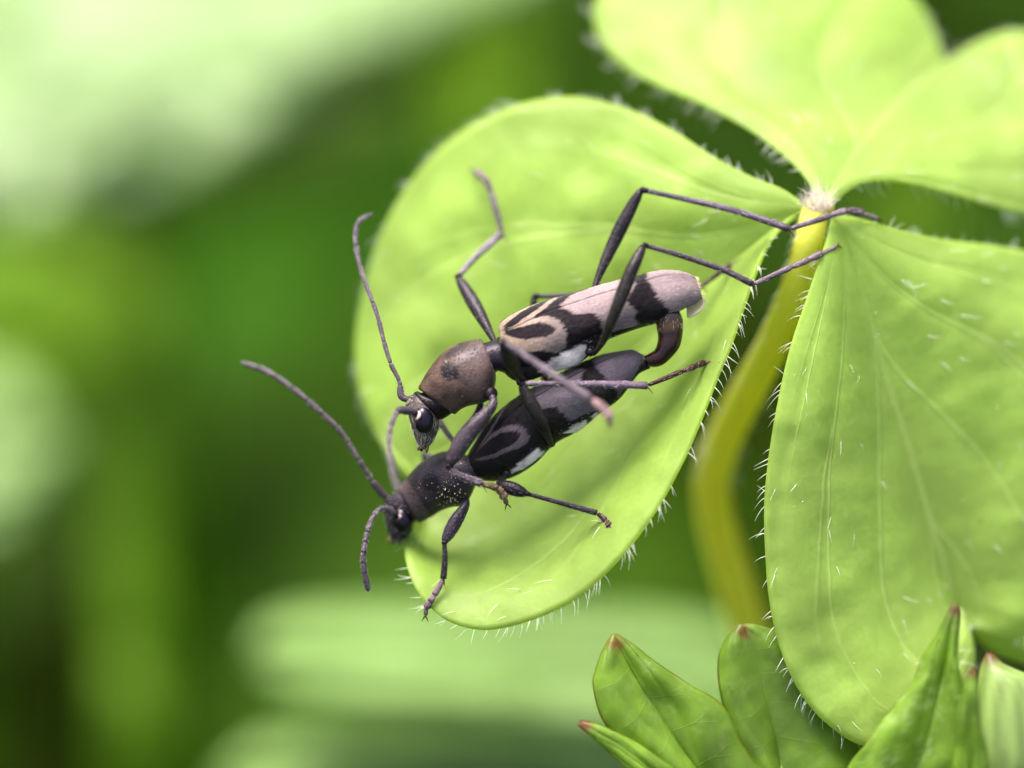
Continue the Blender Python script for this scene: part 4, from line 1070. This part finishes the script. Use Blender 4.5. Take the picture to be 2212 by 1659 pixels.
# legs: left front, left middle, left hind, right front, right middle, right hind
leg(body, dn, [(1008, 1066, -48), (1005, 1092, -36), (985, 1125, -30), (960, 1170, -26)], [(960, 1174, -26), (961, 1205, -26), (958, 1250, -30)], [(958, 1252, -30), (944, 1276, -28), (930, 1298, -24), (922, 1312, lw(leaf_c, 930, 1305, 8, -40)), (919, 1332, lw(leaf_c, 928, 1312, 5, -40))],
    fc=lin(76, 66, 80), fw=15, tw=6.5, aw=7, seed=151, tc=lin(48, 44, 46), ac=lin(140, 118, 132))
leg(body, dn, [(1092, 1028, -20), (1082, 1046, 4), (1108, 1056, 16), (1137, 1066, 18)], [(1140, 1067, 18), (1210, 1086, 5), (1289, 1108, -8)], [(1291, 1109, -9), (1306, 1122, lw(leaf_c, 1306, 1122, 10, -20)), (1314, 1132, lw(leaf_c, 1314, 1132, 7, -20)), (1324, 1144, lw(leaf_c, 1322, 1142, 4, -20))],
    fc=lin(46, 42, 46), fw=15, tw=6, aw=6.5, seed=152, tc=lin(74, 64, 76), ac=lin(92, 62, 66), spur=False)
leg(body, dn, [(1192, 962, 0), (1185, 945, 20), (1160, 895, 45), (1126, 832, 52)], [(1128, 829, 52), (1200, 829, 50), (1300, 830, 42), (1398, 833, 28)], [(1400, 832, 28), (1450, 812, 12), (1490, 796, 6), (1525, 783, lw(leaf_c, 1525, 790, 10, -10)), (1552, 787, lw(leaf_c, 1543, 797, 5, -10))],
    fc=lin(50, 48, 42), fw=15.5, tw=8, aw=6, seed=153, tc=lin(150, 132, 152), ac=lin(76, 40, 34))
leg(body, dn, [(995, 1040, -110), (960, 1010, -140), (918, 984, -170)], [(916, 984, -172), (920, 1010, -200), (935, 1040, -235)], [(936, 1042, -238), (945, 1055, -250), (952, 1066, -258), (958, 1078, lw(leaf_c, 958, 1078, 6, -270))], fc=lin(100, 88, 112), fw=12, seed=154)
leg(body, dn, [(1090, 960, -90), (1070, 930, -120), (1050, 905, -150)], [(1048, 903, -152), (1040, 930, -180), (1035, 960, -215)], [(1034, 962, -218), (1030, 975, -235), (1028, 985, -246), (1026, 996, lw(leaf_c, 1026, 996, 6, -265))], fc=C_FEMD, seed=155)
leg(body, dn, [(1190, 890, -80), (1180, 830, -110), (1165, 740, -125), (1152, 642, -130)], [(1158, 640, -130), (1237, 638, -130), (1380, 628, -130), (1517, 616, -128)], [(1519, 616, -128), (1540, 600, -136), (1562, 584, -142), (1580, 572, lw(leaf_c, 1580, 572, 8, -150)), (1597, 563, lw(leaf_c, 1594, 565, 5, -150))],
    fc=lin(34, 30, 34), fw=12, tw=7, aw=5.5, seed=156, tc=lin(86, 76, 90), ac=lin(76, 48, 42))
for (x, y, w_, r) in ((1006, 1062, -60, 14), (1094, 1024, -30, 11), (1190, 957, -16, 11)):
    body.tube([(x - r * .5, y - r * .6, w_ - 8, r * .5), (x - r * .2, y - r * .2, w_, r), (x + r * .1, y + r * .3, w_ + 4, r * .95), (x + r * .3, y + r * .8, w_ + 5, r * .4)], 12, 14, lin(42, 38, 42))
fb_body = body.build('body', M['cuticle'], fem)
dn.build('body_down', M['down'], fb_body, kind='stuff', recalc=False)
elytra(F_PAIRS, FWS, [14, 26, 42, 50, 52, 52, 51, 49, 45, 38, 28, 15], fem, lin(138, 128, 140), lin(12, 9, 12), lin(84, 76, 80), seed=161, fringe=(0.35, 0.28, 0.22))
eye(fem, z3(505, 1320), 22, 28, -0.35, -97, 20, math.radians(215))
body2 = MB(); body2.tube([(*z3(470, 1265), -80, 2.0), (*z3(482, 1290), -77, 3.2), (*z3(470, 1315), -79, 2.0)], 10, 8, (1.0, 0.8, 0.8))
body2.build('antenna_socket', M['cuticle'], fem)
eye(fem, z3(485, 1310), 20, 25, -0.35, -142, -20, math.radians(215))
antenna(fem, [(*z3(422, 1264), -82), (*z3(340, 1205), -72), (*z3(300, 1200), -66), (*z3(230, 1245), -56), (*z3(150, 1400), -40), (*z3(105, 1600), -30), (785, 1210, -34), (789, 1245, -44), (796, 1278, -56)], 4.8, 7.0, seed=171, scape=0.16)
antenna(fem, [(*z3(332, 1104), -118), (*z3(260, 1010), -112), (*z3(190, 925), -106), (785, 1008, -102), (766, 978, -100), (735, 930, -102), (690, 888, -112), (640, 845, -126), (580, 804, -145), (520, 782, -165)], 5.0, 6.0, seed=172, scape=0.14)
specks(fem, g_fp, 95, 181, (0.26, 0.78), 0.25, 0.42, (0.62, 0.55, 0.36))
specks(fem, g_fp, 10, 182, (0.2, 0.9), 0.1, 0.4, (0.8, 0.78, 0.7), (0.5, 1.2), 'dust_specks')
